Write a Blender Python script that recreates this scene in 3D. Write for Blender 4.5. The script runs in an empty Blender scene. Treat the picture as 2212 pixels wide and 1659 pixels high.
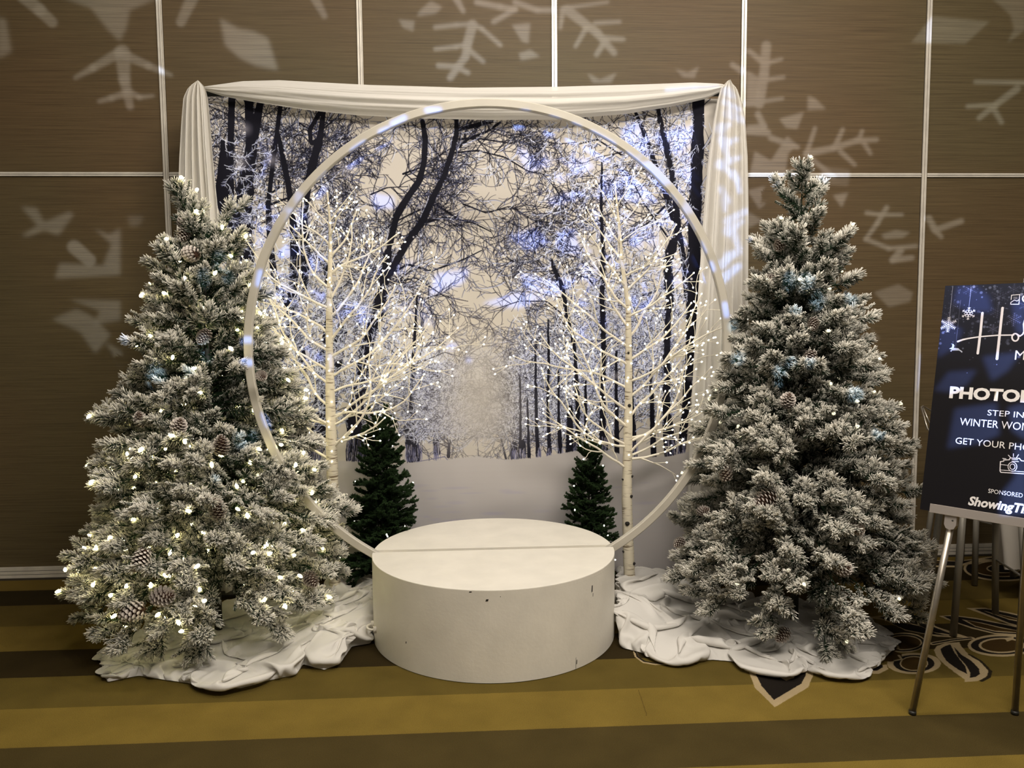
import bpy, math, random
import numpy as np
from mathutils import Vector, Matrix, noise

# ------------------------------------------------------------------ camera, world, light, exposure
YAW, PITCH, ROLL, FPX, CAMH = 0.0518, 0.0804, -0.0087, 1659.8, 1.565
FW = np.array([math.sin(YAW)*math.cos(PITCH), math.cos(YAW)*math.cos(PITCH), -math.sin(PITCH)])
_r = np.array([math.cos(YAW), -math.sin(YAW), 0.0]); _u = np.cross(_r, FW)
RT = math.cos(ROLL)*_r + math.sin(ROLL)*_u
UP = -math.sin(ROLL)*_r + math.cos(ROLL)*_u
CAM = np.array([0.0, 0.0, CAMH])
scene = bpy.context.scene
col = scene.collection
cd = bpy.data.cameras.new('camera'); cam = bpy.data.objects.new('camera', cd); col.objects.link(cam)
cd.sensor_fit = 'HORIZONTAL'; cd.sensor_width = 36.0; cd.lens = 36.0*FPX/2212.0
cd.clip_start = 0.05; cd.clip_end = 60
m = Matrix.Identity(4)
for i in range(3):
    m[i][0] = RT[i]; m[i][1] = UP[i]; m[i][2] = -FW[i]; m[i][3] = CAM[i]
cam.matrix_world = m
scene.camera = cam
scene.view_settings.view_transform = 'Standard'
scene.view_settings.look = 'None'
scene.view_settings.gamma = 1.0
scene.view_settings.use_curve_mapping = False
scene.view_settings.exposure = 0.0
world = bpy.data.worlds.new('world'); scene.world = world; world.use_nodes = True
world.node_tree.nodes['Background'].inputs[0].default_value = (1.0, 0.88, 0.72, 1)
world.node_tree.nodes['Background'].inputs[1].default_value = 0.08

def area_light(name, loc, target, size, size_y, watts, color):
    ld = bpy.data.lights.new(name, 'AREA'); ld.shape = 'RECTANGLE'; ld.size = size; ld.size_y = size_y
    ld.energy = watts; ld.color = color
    o = bpy.data.objects.new(name, ld); col.objects.link(o); o.location = loc
    d = Vector(target) - Vector(loc); o.rotation_euler = d.to_track_quat('-Z', 'Y').to_euler()
    return o
WARM = (1.0, 0.905, 0.79)
area_light('ceiling_light', (1.15, 0.5, 4.5), (0.4, 3.6, 0.8), 3.0, 0.7, 196, WARM)
for x, w_ in ((-1.7, 17), (0.2, 34), (2.1, 31)):
    area_light('ceiling_downlight', (x, 2.95, 4.5), (x, 3.1, 0.0), 0.4, 0.3, w_, WARM)

# ------------------------------------------------------------------ picking points of the place from the photograph
def pray(x, y): return FW + (x-1106)/FPX*RT - (y-829.5)/FPX*UP
def on_floor(x, y, z=0.0):
    d = pray(x, y); return CAM + d*((z-CAMH)/d[2])
def on_y(x, y, Y):
    d = pray(x, y); return CAM + d*(Y/d[1])
YW = 4.81       # partition wall
YB = 4.58       # printed backdrop
CX, CY, RP, HP = 0.098, 3.83, 0.61, 0.417   # plinth
RNG = np.random.default_rng(7); random.seed(7)

# ------------------------------------------------------------------ object helpers
def tag(o, label=None, cat=None, group=None, kind=None):
    if label: o['label'] = label
    if cat: o['category'] = cat
    if group: o['group'] = group
    if kind: o['kind'] = kind
    return o
def empty(name, loc, label, cat, group=None):
    o = bpy.data.objects.new(name, None); col.objects.link(o); o.location = loc
    o.empty_display_size = 0.1
    return tag(o, label, cat, group)

class MB:
    """collects vertices and faces of ONE mesh"""
    def __init__(s): s.v = []; s.n = 0; s.q = []; s.t = []; s.qm = []; s.tm = []; s.c = []; s.ng = []
    def add(s, v, quads=None, tris=None, mi=0, colr=None):
        v = np.asarray(v, float).reshape(-1, 3)
        if quads is not None and len(quads): 
            q = np.asarray(quads, int).reshape(-1, 4)+s.n; s.q.append(q); s.qm.append(np.full(len(q), mi))
        if tris is not None and len(tris):
            t = np.asarray(tris, int).reshape(-1, 3)+s.n; s.t.append(t); s.tm.append(np.full(len(t), mi))
        s.v.append(v); s.n += len(v)
        if colr is None: colr = np.zeros(len(v))
        s.c.append(np.broadcast_to(np.asarray(colr, float), (len(v),)))
    def box(s, c, d, mi=0, R=None):
        c = np.array(c, float); d = np.array(d, float)/2
        v = np.array([[x, y, z] for x in (-1, 1) for y in (-1, 1) for z in (-1, 1)])*d
        if R is not None: v = v@np.array(R).T
        s.add(v+c, [(0,1,3,2),(4,6,7,5),(0,4,5,1),(2,3,7,6),(0,2,6,4),(1,5,7,3)], mi=mi)
    def tube(s, pts, rad, sides=8, mi=0, caps=True, colr=None):
        P = np.asarray(pts, float); n = len(P)
        rad = np.broadcast_to(np.asarray(rad, float), (n,))
        T = np.gradient(P, axis=0); T /= np.linalg.norm(T, axis=1)[:, None]+1e-12
        a = np.array([0, 0, 1.0]) if abs(T[0][2]) < .9 else np.array([1.0, 0, 0])
        N = np.cross(T[0], a); N /= np.linalg.norm(N)
        th = np.arange(sides)/sides*2*math.pi; ct, st = np.cos(th), np.sin(th)
        V = np.zeros((n, sides, 3))
        for i in range(n):
            N = N-T[i]*(N@T[i]); N /= np.linalg.norm(N)+1e-12; B = np.cross(T[i], N)
            V[i] = P[i]+rad[i]*(ct[:, None]*N+st[:, None]*B)
        i, j = np.meshgrid(np.arange(n-1), np.arange(sides), indexing='ij')
        a0 = i*sides+j; a1 = i*sides+(j+1) % sides
        Q = np.stack([a0, a1, a1+sides, a0+sides], -1).reshape(-1, 4)
        V = V.reshape(-1, 3); tr = None
        if caps:
            V = np.vstack([V, P[0], P[-1]]); c0 = n*sides; c1 = c0+1; j = np.arange(sides)
            tr = np.vstack([np.stack([(j+1) % sides, j, np.full(sides, c0)], 1),
                            np.stack([(n-1)*sides+j, (n-1)*sides+(j+1) % sides, np.full(sides, c1)], 1)])
        s.add(V, Q, tr, mi, colr)
    def grid(s, V, mi=0, wrap_u=False, colr=None):
        V = np.asarray(V, float); a, b = V.shape[:2]
        i, j = np.meshgrid(np.arange(a if wrap_u else a-1), np.arange(b-1), indexing='ij')
        i2 = (i+1) % a
        Q = np.stack([i*b+j, i2*b+j, i2*b+j+1, i*b+j+1], -1).reshape(-1, 4)
        s.add(V.reshape(-1, 3), Q, mi=mi, colr=colr)
    def mesh(s, name, mats, smooth=True, attr=False):
        me = bpy.data.meshes.new(name)
        V = np.vstack(s.v); q = np.vstack(s.q) if s.q else np.zeros((0, 4), int); t = np.vstack(s.t) if s.t else np.zeros((0, 3), int)
        mi = np.concatenate(s.qm+s.tm) if (s.qm or s.tm) else np.zeros(0)
        me.vertices.add(len(V)); me.vertices.foreach_set('co', V.astype(np.float32).ravel())
        nl = len(q)*4+len(t)*3; me.loops.add(nl); me.polygons.add(len(q)+len(t))
        me.loops.foreach_set('vertex_index', np.concatenate([q.ravel(), t.ravel()]).astype(np.int32))
        st = np.concatenate([np.arange(len(q))*4, len(q)*4+np.arange(len(t))*3]).astype(np.int32)
        me.polygons.foreach_set('loop_start', st)
        me.polygons.foreach_set('material_index', mi.astype(np.int32))
        me.polygons.foreach_set('use_smooth', np.full(len(mi), smooth))
        me.update(calc_edges=True); me.validate()
        for mt in (mats if isinstance(mats, (list, tuple)) else [mats]): me.materials.append(mt)
        if attr:
            a = me.attributes.new('flock', 'FLOAT', 'POINT'); a.data.foreach_set('value', np.concatenate(s.c).astype(np.float32))
        return me
    def build(s, name, mats, parent=None, smooth=True, attr=False, loc=None, bevel=0):
        me = s.mesh(name, mats, smooth, attr)
        o = bpy.data.objects.new(name, me); col.objects.link(o)
        if parent is not None: o.parent = parent
        if loc is not None: o.location = loc
        if bevel:
            b = o.modifiers.new('bevel', 'BEVEL'); b.width = bevel; b.segments = 2; b.limit_method = 'ANGLE'; b.angle_limit = math.radians(40)
        return o
def inst(me, name, parent=None, mat=None):
    o = bpy.data.objects.new(name, me); col.objects.link(o)
    if parent is not None: o.parent = parent
    if mat is not None: o.matrix_local = mat
    return o

# ------------------------------------------------------------------ materials
def mat_new(name):
    mt = bpy.data.materials.new(name); mt.use_nodes = True
    nt = mt.node_tree; b = nt.nodes['Principled BSDF']; return mt, nt, b
def lin(c):
    c = np.array(c)/255.0; return tuple(np.where(c <= .04045, c/12.92, ((c+.055)/1.055)**2.4))+(1.0,)
def nnode(nt, t, **kw):
    n = nt.nodes.new(t)
    for k, v in kw.items(): setattr(n, k, v)
    return n
def simple(name, rgb, rough=.5, metal=0, nscale=0, namt=.1, bump=0, bscale=100, spec=.5, coord='Object'):
    mt, nt, b = mat_new(name)
    b.inputs['Base Color'].default_value = (*rgb, 1); b.inputs['Roughness'].default_value = rough
    b.inputs['Metallic'].default_value = metal; b.inputs['Specular IOR Level'].default_value = spec
    tc = nnode(nt, 'ShaderNodeTexCoord')
    if nscale:
        n = nnode(nt, 'ShaderNodeTexNoise'); n.inputs['Scale'].default_value = nscale; n.inputs['Detail'].default_value = 5
        nt.links.new(tc.outputs[coord], n.inputs['Vector'])
        r = nnode(nt, 'ShaderNodeValToRGB'); r.color_ramp.elements[0].position = .3; r.color_ramp.elements[1].position = .7
        r.color_ramp.elements[0].color = (*[c*(1-namt) for c in rgb], 1); r.color_ramp.elements[1].color = (*[min(1, c*(1+namt)) for c in rgb], 1)
        nt.links.new(n.outputs['Fac'], r.inputs['Fac']); nt.links.new(r.outputs[0], b.inputs['Base Color'])
    if bump:
        n = nnode(nt, 'ShaderNodeTexNoise'); n.inputs['Scale'].default_value = bscale; n.inputs['Detail'].default_value = 3
        nt.links.new(tc.outputs[coord], n.inputs['Vector'])
        bp = nnode(nt, 'ShaderNodeBump'); bp.inputs['Strength'].default_value = bump; bp.inputs['Distance'].default_value = .002
        nt.links.new(n.outputs['Fac'], bp.inputs['Height']); nt.links.new(bp.outputs[0], b.inputs['Normal'])
    return mt
def glow(name, rgb, st):
    mt, nt, b = mat_new(name)
    b.inputs['Base Color'].default_value = (.9, .9, .8, 1)
    b.inputs['Emission Color'].default_value = (*rgb, 1); b.inputs['Emission Strength'].default_value = st
    return mt
M = {}
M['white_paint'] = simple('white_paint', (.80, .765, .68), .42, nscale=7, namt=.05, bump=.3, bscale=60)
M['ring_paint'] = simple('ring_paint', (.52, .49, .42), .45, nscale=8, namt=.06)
M['birch_white'] = simple('birch_white', (.82, .77, .65), .6)
M['steel'] = simple('steel', (.46, .42, .36), .34, metal=.85, nscale=30, namt=.1)
M['tray_metal'] = simple('tray_metal', (.62, .56, .52), .28, metal=.6)
M['chrome'] = simple('chrome', (.75, .75, .76), .15, metal=1)
M['dark_metal'] = simple('dark_metal', (.05, .05, .045), .4, metal=.5)
M['grey_tube'] = simple('grey_tube', (.30, .28, .24), .45, metal=.3)
M['seat_dark'] = simple('seat_dark', (.05, .04, .03), .6)
M['bark_brown'] = simple('bark_brown', (.07, .045, .03), .8, nscale=60, namt=.4)
M['bark_dark'] = simple('bark_dark', (.022, .022, .014), .8, nscale=60, namt=.4)
M['black_knot'] = simple('black_knot', (.015, .012, .01), .8)
M['cable_green'] = simple('cable_green', (.02, .04, .02), .5)
M['bulb'] = glow('bulb', (1.0, .88, .42), 26)
M['bulb_dim'] = glow('bulb_dim', (1.0, .93, .62), 1.1)
M['bulb_small'] = glow('bulb_small', (1.0, .95, .80), 9)
M['led'] = glow('led', (1.0, .93, .76), 6.5)

def flocked(name, green, white):
    mt, nt, b = mat_new(name); b.inputs['Roughness'].default_value = .85; b.inputs['Specular IOR Level'].default_value = .15
    at = nnode(nt, 'ShaderNodeAttribute', attribute_name='flock')
    tc = nnode(nt, 'ShaderNodeTexCoord'); n = nnode(nt, 'ShaderNodeTexNoise'); n.inputs['Scale'].default_value = 35
    nt.links.new(tc.outputs['Object'], n.inputs['Vector'])
    ad = nnode(nt, 'ShaderNodeMath', operation='MULTIPLY_ADD'); ad.inputs[1].default_value = .7; ad.inputs[2].default_value = -.35
    nt.links.new(n.outputs['Fac'], ad.inputs[0])
    a2 = nnode(nt, 'ShaderNodeMath', operation='ADD'); nt.links.new(ad.outputs[0], a2.inputs[0]); nt.links.new(at.outputs['Fac'], a2.inputs[1])
    r = nnode(nt, 'ShaderNodeValToRGB'); e = r.color_ramp.elements
    e[0].position = .12; e[0].color = (*green, 1); e[1].position = .85; e[1].color = (*white, 1)
    x = e.new(.45); x.color = (*[(g*.55+w*.45) for g, w in zip(green, white)], 1)
    nt.links.new(a2.outputs[0], r.inputs['Fac']); nt.links.new(r.outputs[0], b.inputs['Base Color'])
    return mt
M['flock'] = flocked('flock', (.014, .034, .016), (.86, .83, .75))
M['fir'] = flocked('fir', (.006, .013, .005), (.022, .046, .014))
M['cone'] = flocked('cone', (.06, .03, .02), (.72, .66, .60))

def cloth_mat(name, rgb, transp=.12, transl=.35):
    mt, nt, b = mat_new(name)
    nt.nodes.remove(b)
    out = nt.nodes['Material Output']
    df = nnode(nt, 'ShaderNodeBsdfDiffuse'); tl = nnode(nt, 'ShaderNodeBsdfTranslucent'); tp = nnode(nt, 'ShaderNodeBsdfTransparent')
    df.inputs[0].default_value = (*rgb, 1); tl.inputs[0].default_value = (*rgb, 1)
    tc = nnode(nt, 'ShaderNodeTexCoord'); n = nnode(nt, 'ShaderNodeTexNoise'); n.inputs['Scale'].default_value = 400
    nt.links.new(tc.outputs['Object'], n.inputs['Vector'])
    bp = nnode(nt, 'ShaderNodeBump'); bp.inputs['Strength'].default_value = .25; bp.inputs['Distance'].default_value = .0015
    nt.links.new(n.outputs['Fac'], bp.inputs['Height']); nt.links.new(bp.outputs[0], df.inputs['Normal'])
    m1 = nnode(nt, 'ShaderNodeMixShader'); m1.inputs[0].default_value = transl
    nt.links.new(df.outputs[0], m1.inputs[1]); nt.links.new(tl.outputs[0], m1.inputs[2])
    m2 = nnode(nt, 'ShaderNodeMixShader'); m2.inputs[0].default_value = transp
    nt.links.new(m1.outputs[0], m2.inputs[1]); nt.links.new(tp.outputs[0], m2.inputs[2])
    nt.links.new(m2.outputs[0], out.inputs[0]); return mt
M['sheer'] = cloth_mat('sheer', (.90, .875, .82), .08, .30)
M['heap'] = cloth_mat('heap', (.80, .78, .74), .0, .18)
M['table_cloth'] = cloth_mat('table_cloth', (.62, .58, .52), 0, .1)

# partition wall fabric
mt, nt, b = mat_new('wall_fabric'); M['wall'] = mt
b.inputs['Roughness'].default_value = .55; b.inputs['Specular IOR Level'].default_value = .35
tc = nnode(nt, 'ShaderNodeTexCoord'); mp = nnode(nt, 'ShaderNodeMapping'); mp.inputs['Scale'].default_value = (2.2, 1, 260)
n1 = nnode(nt, 'ShaderNodeTexNoise'); n1.inputs['Scale'].default_value = 1; n1.inputs['Detail'].default_value = 4; n1.inputs['Roughness'].default_value = .7
nt.links.new(tc.outputs['Object'], mp.inputs[0]); nt.links.new(mp.outputs[0], n1.inputs['Vector'])
r = nnode(nt, 'ShaderNodeValToRGB'); e = r.color_ramp.elements
e[0].position = .26; e[0].color = (.058, .038, .017, 1); e[1].position = .60; e[1].color = (.124, .086, .042, 1)
nt.links.new(n1.outputs['Fac'], r.inputs['Fac'])
n2 = nnode(nt, 'ShaderNodeTexNoise'); n2.inputs['Scale'].default_value = .55; nt.links.new(tc.outputs['Object'], n2.inputs['Vector'])
mx = nnode(nt, 'ShaderNodeMixRGB', blend_type='MULTIPLY'); mx.inputs[0].default_value = 1
r2 = nnode(nt, 'ShaderNodeValToRGB'); r2.color_ramp.elements[0].color = (1.03, .97, .92, 1); r2.color_ramp.elements[1].color = (.94, 1.03, .98, 1)
r2.color_ramp.elements[0].position = .4; r2.color_ramp.elements[1].position = .6
nt.links.new(n2.outputs['Fac'], r2.inputs['Fac']); nt.links.new(r.outputs[0], mx.inputs[1]); nt.links.new(r2.outputs[0], mx.inputs[2])
nt.links.new(mx.outputs[0], b.inputs['Base Color'])
bp = nnode(nt, 'ShaderNodeBump'); bp.inputs['Strength'].default_value = .5; bp.inputs['Distance'].default_value = .002
nt.links.new(n1.outputs['Fac'], bp.inputs['Height']); nt.links.new(bp.outputs[0], b.inputs['Normal'])
M['rail'] = simple('rail', (.80, .75, .66), .34, metal=.3, nscale=12, namt=.1)
M['rail_dark'] = simple('rail_dark', (.07, .06, .045), .5, metal=.3)

# ------------------------------------------------------------------ drawing surfaces (printed designs generated here)
class Canvas:
    def __init__(s, w, h, bg=(0, 0, 0)):
        s.w, s.h = w, h; s.a = np.zeros((h, w, 3)); s.a[:] = bg
    def seg(s, p, q, w0, w1, c, al=1.0, soft=.7):
        x0, y0 = p; x1, y1 = q; m = max(w0, w1)/2+soft+1
        xa, xb = int(max(0, min(x0, x1)-m)), int(min(s.w, max(x0, x1)+m+1)); ya, yb = int(max(0, min(y0, y1)-m)), int(min(s.h, max(y0, y1)+m+1))
        if xa >= xb or ya >= yb: return
        Y, X = np.mgrid[ya:yb, xa:xb]; dx, dy = x1-x0, y1-y0; L = dx*dx+dy*dy+1e-9
        t = np.clip(((X-x0)*dx+(Y-y0)*dy)/L, 0, 1); d = np.hypot(X-x0-t*dx, Y-y0-t*dy); w = (w0+(w1-w0)*t)/2
        a = np.clip((w-d)/soft+.5, 0, 1)*al
        s.a[ya:yb, xa:xb] = s.a[ya:yb, xa:xb]*(1-a[..., None])+np.array(c)*a[..., None]
    def line(s, pts, w, c, al=1.0, soft=.7):
        w = np.broadcast_to(np.asarray(w, float), (len(pts),))
        for i in range(len(pts)-1): s.seg(pts[i], pts[i+1], w[i], w[i+1], c, al, soft)
    def poly(s, pts, c, al=1.0, blur=0):
        P = np.asarray(pts, float); m = 2+3*blur
        xa, xb = int(max(0, P[:, 0].min()-m)), int(min(s.w, P[:, 0].max()+m+1)); ya, yb = int(max(0, P[:, 1].min()-m)), int(min(s.h, P[:, 1].max()+m+1))
        if xa >= xb or ya >= yb: return
        acc = np.zeros((yb-ya, xb-xa))
        for ox in (-.33, 0, .33):
            for oy in (-.33, 0, .33):
                Y, X = np.mgrid[ya:yb, xa:xb].astype(float); X += ox; Y += oy; ins = np.zeros(X.shape, bool)
                for i in range(len(P)):
                    (x1, y1), (x2, y2) = P[i], P[(i+1) % len(P)]
                    if y1 == y2: continue
                    ins ^= ((y1 > Y) != (y2 > Y)) & (X < (x2-x1)*(Y-y1)/(y2-y1)+x1)
                acc += ins/9
        if blur: acc = blur2(acc, blur)
        a = acc*al
        s.a[ya:yb, xa:xb] = s.a[ya:yb, xa:xb]*(1-a[..., None])+np.array(c)*a[..., None]
    def blob(s, x, y, rx, ry, c, al=1.0, soft=.4):
        xa, xb = int(max(0, x-rx*1.5)), int(min(s.w, x+rx*1.5+1)); ya, yb = int(max(0, y-ry*1.5)), int(min(s.h, y+ry*1.5+1))
        if xa >= xb or ya >= yb: return
        Y, X = np.mgrid[ya:yb, xa:xb]; d = np.hypot((X-x)/rx, (Y-y)/ry); a = np.clip((1+soft/2-d)/soft, 0, 1)*al
        s.a[ya:yb, xa:xb] = s.a[ya:yb, xa:xb]*(1-a[..., None])+np.array(c)*a[..., None]
    def splat(s, X, Y, A, c):
        cov = np.zeros((s.h+1, s.w+1)); xi = np.floor(X).astype(int); yi = np.floor(Y).astype(int)
        ok = (xi >= 0) & (xi < s.w-1) & (yi >= 0) & (yi < s.h-1); X, Y, A, xi, yi = X[ok], Y[ok], A[ok], xi[ok], yi[ok]
        fx, fy = X-xi, Y-yi
        for ox, oy, wt in ((0, 0, (1-fx)*(1-fy)), (1, 0, fx*(1-fy)), (0, 1, (1-fx)*fy), (1, 1, fx*fy)):
            np.add.at(cov, (yi+oy, xi+ox), wt*A)
        a = np.clip(cov[:s.h, :s.w], 0, 1)[..., None]; s.a = s.a*(1-a)+np.array(c)*a
    def image(s, name, nonc=False):
        im = bpy.data.images.new(name, s.w, s.h, float_buffer=False)
        if nonc: im.colorspace_settings.name = 'Non-Color'
        px = np.ones((s.h, s.w, 4), np.float32); px[..., :3] = np.clip(s.a[::-1], 0, 1)
        im.pixels.foreach_set(px.ravel()); im.update(); im.pack(); return im
def blur2(a, r):
    k = np.exp(-.5*(np.arange(-3*r, 3*r+1)/r)**2); k /= k.sum()
    a = np.apply_along_axis(lambda v: np.convolve(v, k, 'same'), 0, a) if min(a.shape) >= 1 else a
    if a.shape[1] > len(k): a = np.apply_along_axis(lambda v: np.convolve(v, k, 'same')[:len(v)], 1, a)
    return a

# ------------------------------------------------------------------ sign plane (used by the projector pattern too)
SB = np.array([1.785, 2.940, 0.803]); ST = np.array([1.929, 3.062, 1.697])
SE = np.array([0.629, -0.777, 0.0]); SU = (ST-SB); SU -= SE*(SU@SE); SH = np.linalg.norm(SU); SU /= SH
SN = np.cross(SE, SU)     # towards the room
def on_sign(x, y):
    d = pray(x, y); return CAM + d*(((SB-CAM)@SN)/(d@SN))

# ------------------------------------------------------------------ snowflake light projector: a real lamp with a cut pattern
LP = np.array([0.15, -0.10, 1.95])
U0, U1, V0, V1 = -0.75, 0.95, -0.48, 0.46
GW, GH = 1700, 940
gob = Canvas(GW, GH)
def gpt(P):
    d = np.asarray(P)-LP; return ((d[0]/d[1]-U0)/(U1-U0)*GW, (V1-d[2]/d[1])/(V1-V0)*GH)
def gw(x, y): return gpt(on_y(x, y, YW-.02))
def gb(x, y): return gpt(on_y(x, y, YB))
def gr(x, y): return gpt(on_y(x, y, CY-.02))
def gs(x, y): return gpt(on_sign(x, y))
PXS = GW/(U1-U0)/1660.0      # gobo pixels per photo pixel
def gl(f, pts, w0, w1, c, al=1):
    n = len(pts); P = [f(*p) for p in pts]
    gob.line(P, [max(1.5, (w0+(w1-w0)*i/(n-1))*PXS) for i in range(n)], c, al, soft=3)
def gp(f, pts, c, al=1, blur=1): gob.poly([f(*p) for p in pts], c, al, blur)
WC = (.56, .68, 1.0); BC = (.075, .15, .46)
for pts, a, b_ in [([(50,-10),(85,20),(112,46)],26,20), ([(415,-8),(390,46)],24,18), ([(257,112),(200,145),(162,166)],20,8),
                   ([(257,112),(320,140),(368,160)],20,8), ([(264,112),(268,170),(280,228)],30,14), ([(270,200),(240,210),(214,217)],14,8),
                   ([(275,195),(300,208),(330,205)],14,6), ([(680,-5),(700,32)],18,12), ([(160,532),(192,560)],28,26)]:
    gl(gw, pts, a, b_, WC, .62)
for pts, al in [([(130,-8),(195,15),(235,65),(258,87),(272,60),(280,20),(345,-8)],.62), ([(-5,35),(12,40),(24,110),(-5,125)],.6),
            ([(475,38),(515,60),(545,65),(578,80),(600,150),(550,140),(515,122),(485,95)],.75),
            ([(45,445),(78,447),(95,478),(150,455),(158,462),(125,507),(95,495),(60,510),(45,508),(80,485)],.5),
            ([(203,492),(235,505),(259,492),(259,592),(118,600),(128,566),(222,572),(240,525)],.5),
            ([(150,645),(259,648),(259,690),(200,700),(215,670)],.4), ([(112,688),(165,665),(195,680),(218,700),(238,722),(205,762),(172,715)],.4),
            ([(225,735),(262,758),(262,792)],.35), ([(275,465),(310,465),(300,485),(280,488)],.25)]:
    gp(gw, pts, WC, al, 2)
for pts, a, b_ in [([(940,57),(985,52),(1020,50),(1040,60),(1080,95)],9,9), ([(1020,52),(1010,90),(1005,120),(972,166)],20,13),
    ([(940,104),(985,99),(1005,95)],8,9), ([(1005,100),(1043,131)],11,9), ([(947,140),(985,142),(1010,155)],11,10), ([(985,-5),(1000,22)],14,9),
    ([(1030,3),(1080,13),(1112,18),(1066,45)],12,10), ([(1112,3),(1160,20),(1195,20)],11,11), ([(1215,16),(1312,3)],8,6),
    ([(1225,20),(1290,70),(1326,112)],20,13), ([(1285,48),(1338,45)],9,8), ([(1265,60),(1243,98)],11,8), ([(1300,80),(1346,83)],12,9),
    ([(1308,85),(1288,116)],13,10), ([(1215,20),(1210,58)],12,7),
    ([(1655,97),(1650,160),(1640,222)],20,20), ([(1617,108),(1642,128)],10,12), ([(1650,136),(1688,126)],10,7), ([(1645,172),(1692,165)],10,8),
    ([(1582,138),(1602,152)],11,12), ([(1612,222),(1690,211)],10,7), ([(1742,330),(1760,276)],10,9), ([(1742,330),(1800,318),(1850,302),(1893,300)],15,10),
    ([(1805,312),(1820,278)],12,9), ([(1855,302),(1862,281)],11,8), ([(1865,305),(1880,330)],11,8), ([(1815,325),(1846,354)],11,8), ([(1742,333),(1800,380)],10,10),
    ([(1637,245),(1650,272),(1618,275)],13,13), ([(1615,282),(1658,285)],14,14), ([(1665,296),(1722,316)],12,10),
    ([(1872,458),(1900,462),(1948,462)],9,7), ([(1915,447),(1895,480),(1870,515)],11,9), ([(1870,515),(1920,535),(1978,530)],9,9),
    ([(1945,540),(1928,560),(1970,555)],15,11), ([(2006,470),(2020,495),(2076,476)],14,12), ([(2015,490),(2033,510)],12,9),
    ([(2107,175),(2215,177)],9,9), ([(2197,190),(2150,225),(2115,253)],15,11), ([(2090,228),(2140,225)],9,9), ([(2147,235),(2163,262)],12,10)]:
    gl(gw, pts, a, b_, WC, .85)
for pts, al in [([(860,40),(895,43),(892,66),(870,58)],.7), ([(905,22),(930,0),(955,13),(940,28),(900,34)],.7), ([(1105,52),(1145,48),(1141,92),(1127,88)],.8),
    ([(1120,113),(1145,105),(1166,120),(1125,129)],.8), ([(1268,156),(1295,170),(1332,155),(1320,177),(1280,177)],.7), ([(1458,146),(1485,155),(1510,141),(1500,167),(1475,165)],.7),
    ([(1612,150),(1640,165),(1640,228),(1612,228)],.8), ([(1745,205),(1760,210),(1784,234),(1744,236)],.85), ([(1683,255),(1736,240),(1722,277),(1697,274)],.85),
    ([(1630,325),(1665,345),(1700,292),(1722,312),(1702,330),(1697,368),(1738,355),(1722,380),(1618,380)],.8), ([(1775,357),(1836,365),(1832,400),(1770,397)],.35),
    ([(1799,420),(1832,414),(1818,447)],.8), ([(1735,400),(1790,420),(1760,430)],.35), ([(1614,410),(1652,400),(1642,440),(1672,422),(1640,450)],.6), ([(1614,455),(1648,475),(1614,492)],.55),
    ([(1903,505),(1935,495),(1966,500),(1950,512),(1910,515)],.7), ([(1888,630),(1940,612),(1972,630),(1966,650),(1920,662)],.55),
    ([(1968,90),(2015,33),(2137,45),(2085,93)],.55), ([(2140,-8),(2182,30),(2190,60),(2176,92),(2215,62),(2215,-8)],.5), ([(1880,705),(1900,730),(1892,735)],.5)]:
    gp(gw, pts, WC, al, 1)
for pts in [[(1115,325),(1125,318),(1165,347),(1180,327),(1183,357),(1140,373)], [(1225,345),(1265,340),(1285,360),(1250,374)], [(1340,280),(1375,262),(1402,300),(1390,342),(1350,320)],
            [(1198,372),(1222,383),(1205,392)], [(1180,430),(1220,415),(1265,412),(1250,427),(1190,446)], [(1290,395),(1420,372),(1450,420),(1380,440),(1300,422)],
            [(1098,510),(1150,492),(1187,520),(1142,542)], [(1202,500),(1242,495),(1250,552),(1207,540)], [(1410,290),(1500,270),(1480,330),(1430,330)], [(1120,590),(1180,605),(1250,600),(1200,640),(1130,620)],
            [(1040,655),(1120,630),(1180,640),(1120,665)], [(940,590),(1015,580),(1000,610),(925,640)], [(800,415),(850,425),(850,450),(805,450)], [(1005,770),(1020,775),(1010,785)], [(960,745),(990,740),(975,760)]]:
    gp(gb, pts, BC, .8, 2)
rg = np.random.default_rng(3)
for (x0, x1, y0, y1, n, sz) in [(1210,1500,300,620,34,20), (570,700,430,700,22,17), (780,930,560,700,10,18), (1230,1420,560,760,14,16), (620,760,620,800,12,15), (520,600,300,600,6,14)]:
    for k in range(n):
        x, y = rg.uniform(x0, x1), rg.uniform(y0, y1); a = rg.uniform(0, 3.14); L = rg.uniform(.6, 1.7)*sz; w = rg.uniform(.4, .8)*sz
        if rg.random() < .5:
            gl(gb, [(x-L*math.cos(a), y-L*math.sin(a)), (x+L*math.cos(a), y+L*math.sin(a))], w, w*.5, BC, rg.uniform(.3, .75))
        else:
            t = a+np.array([0, 2.0, 4.1])+rg.uniform(-.3, .3, 3); gp(gb, [(x+L*math.cos(q), y+L*.8*math.sin(q)) for q in t], BC, rg.uniform(.3, .75), 2)
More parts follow.
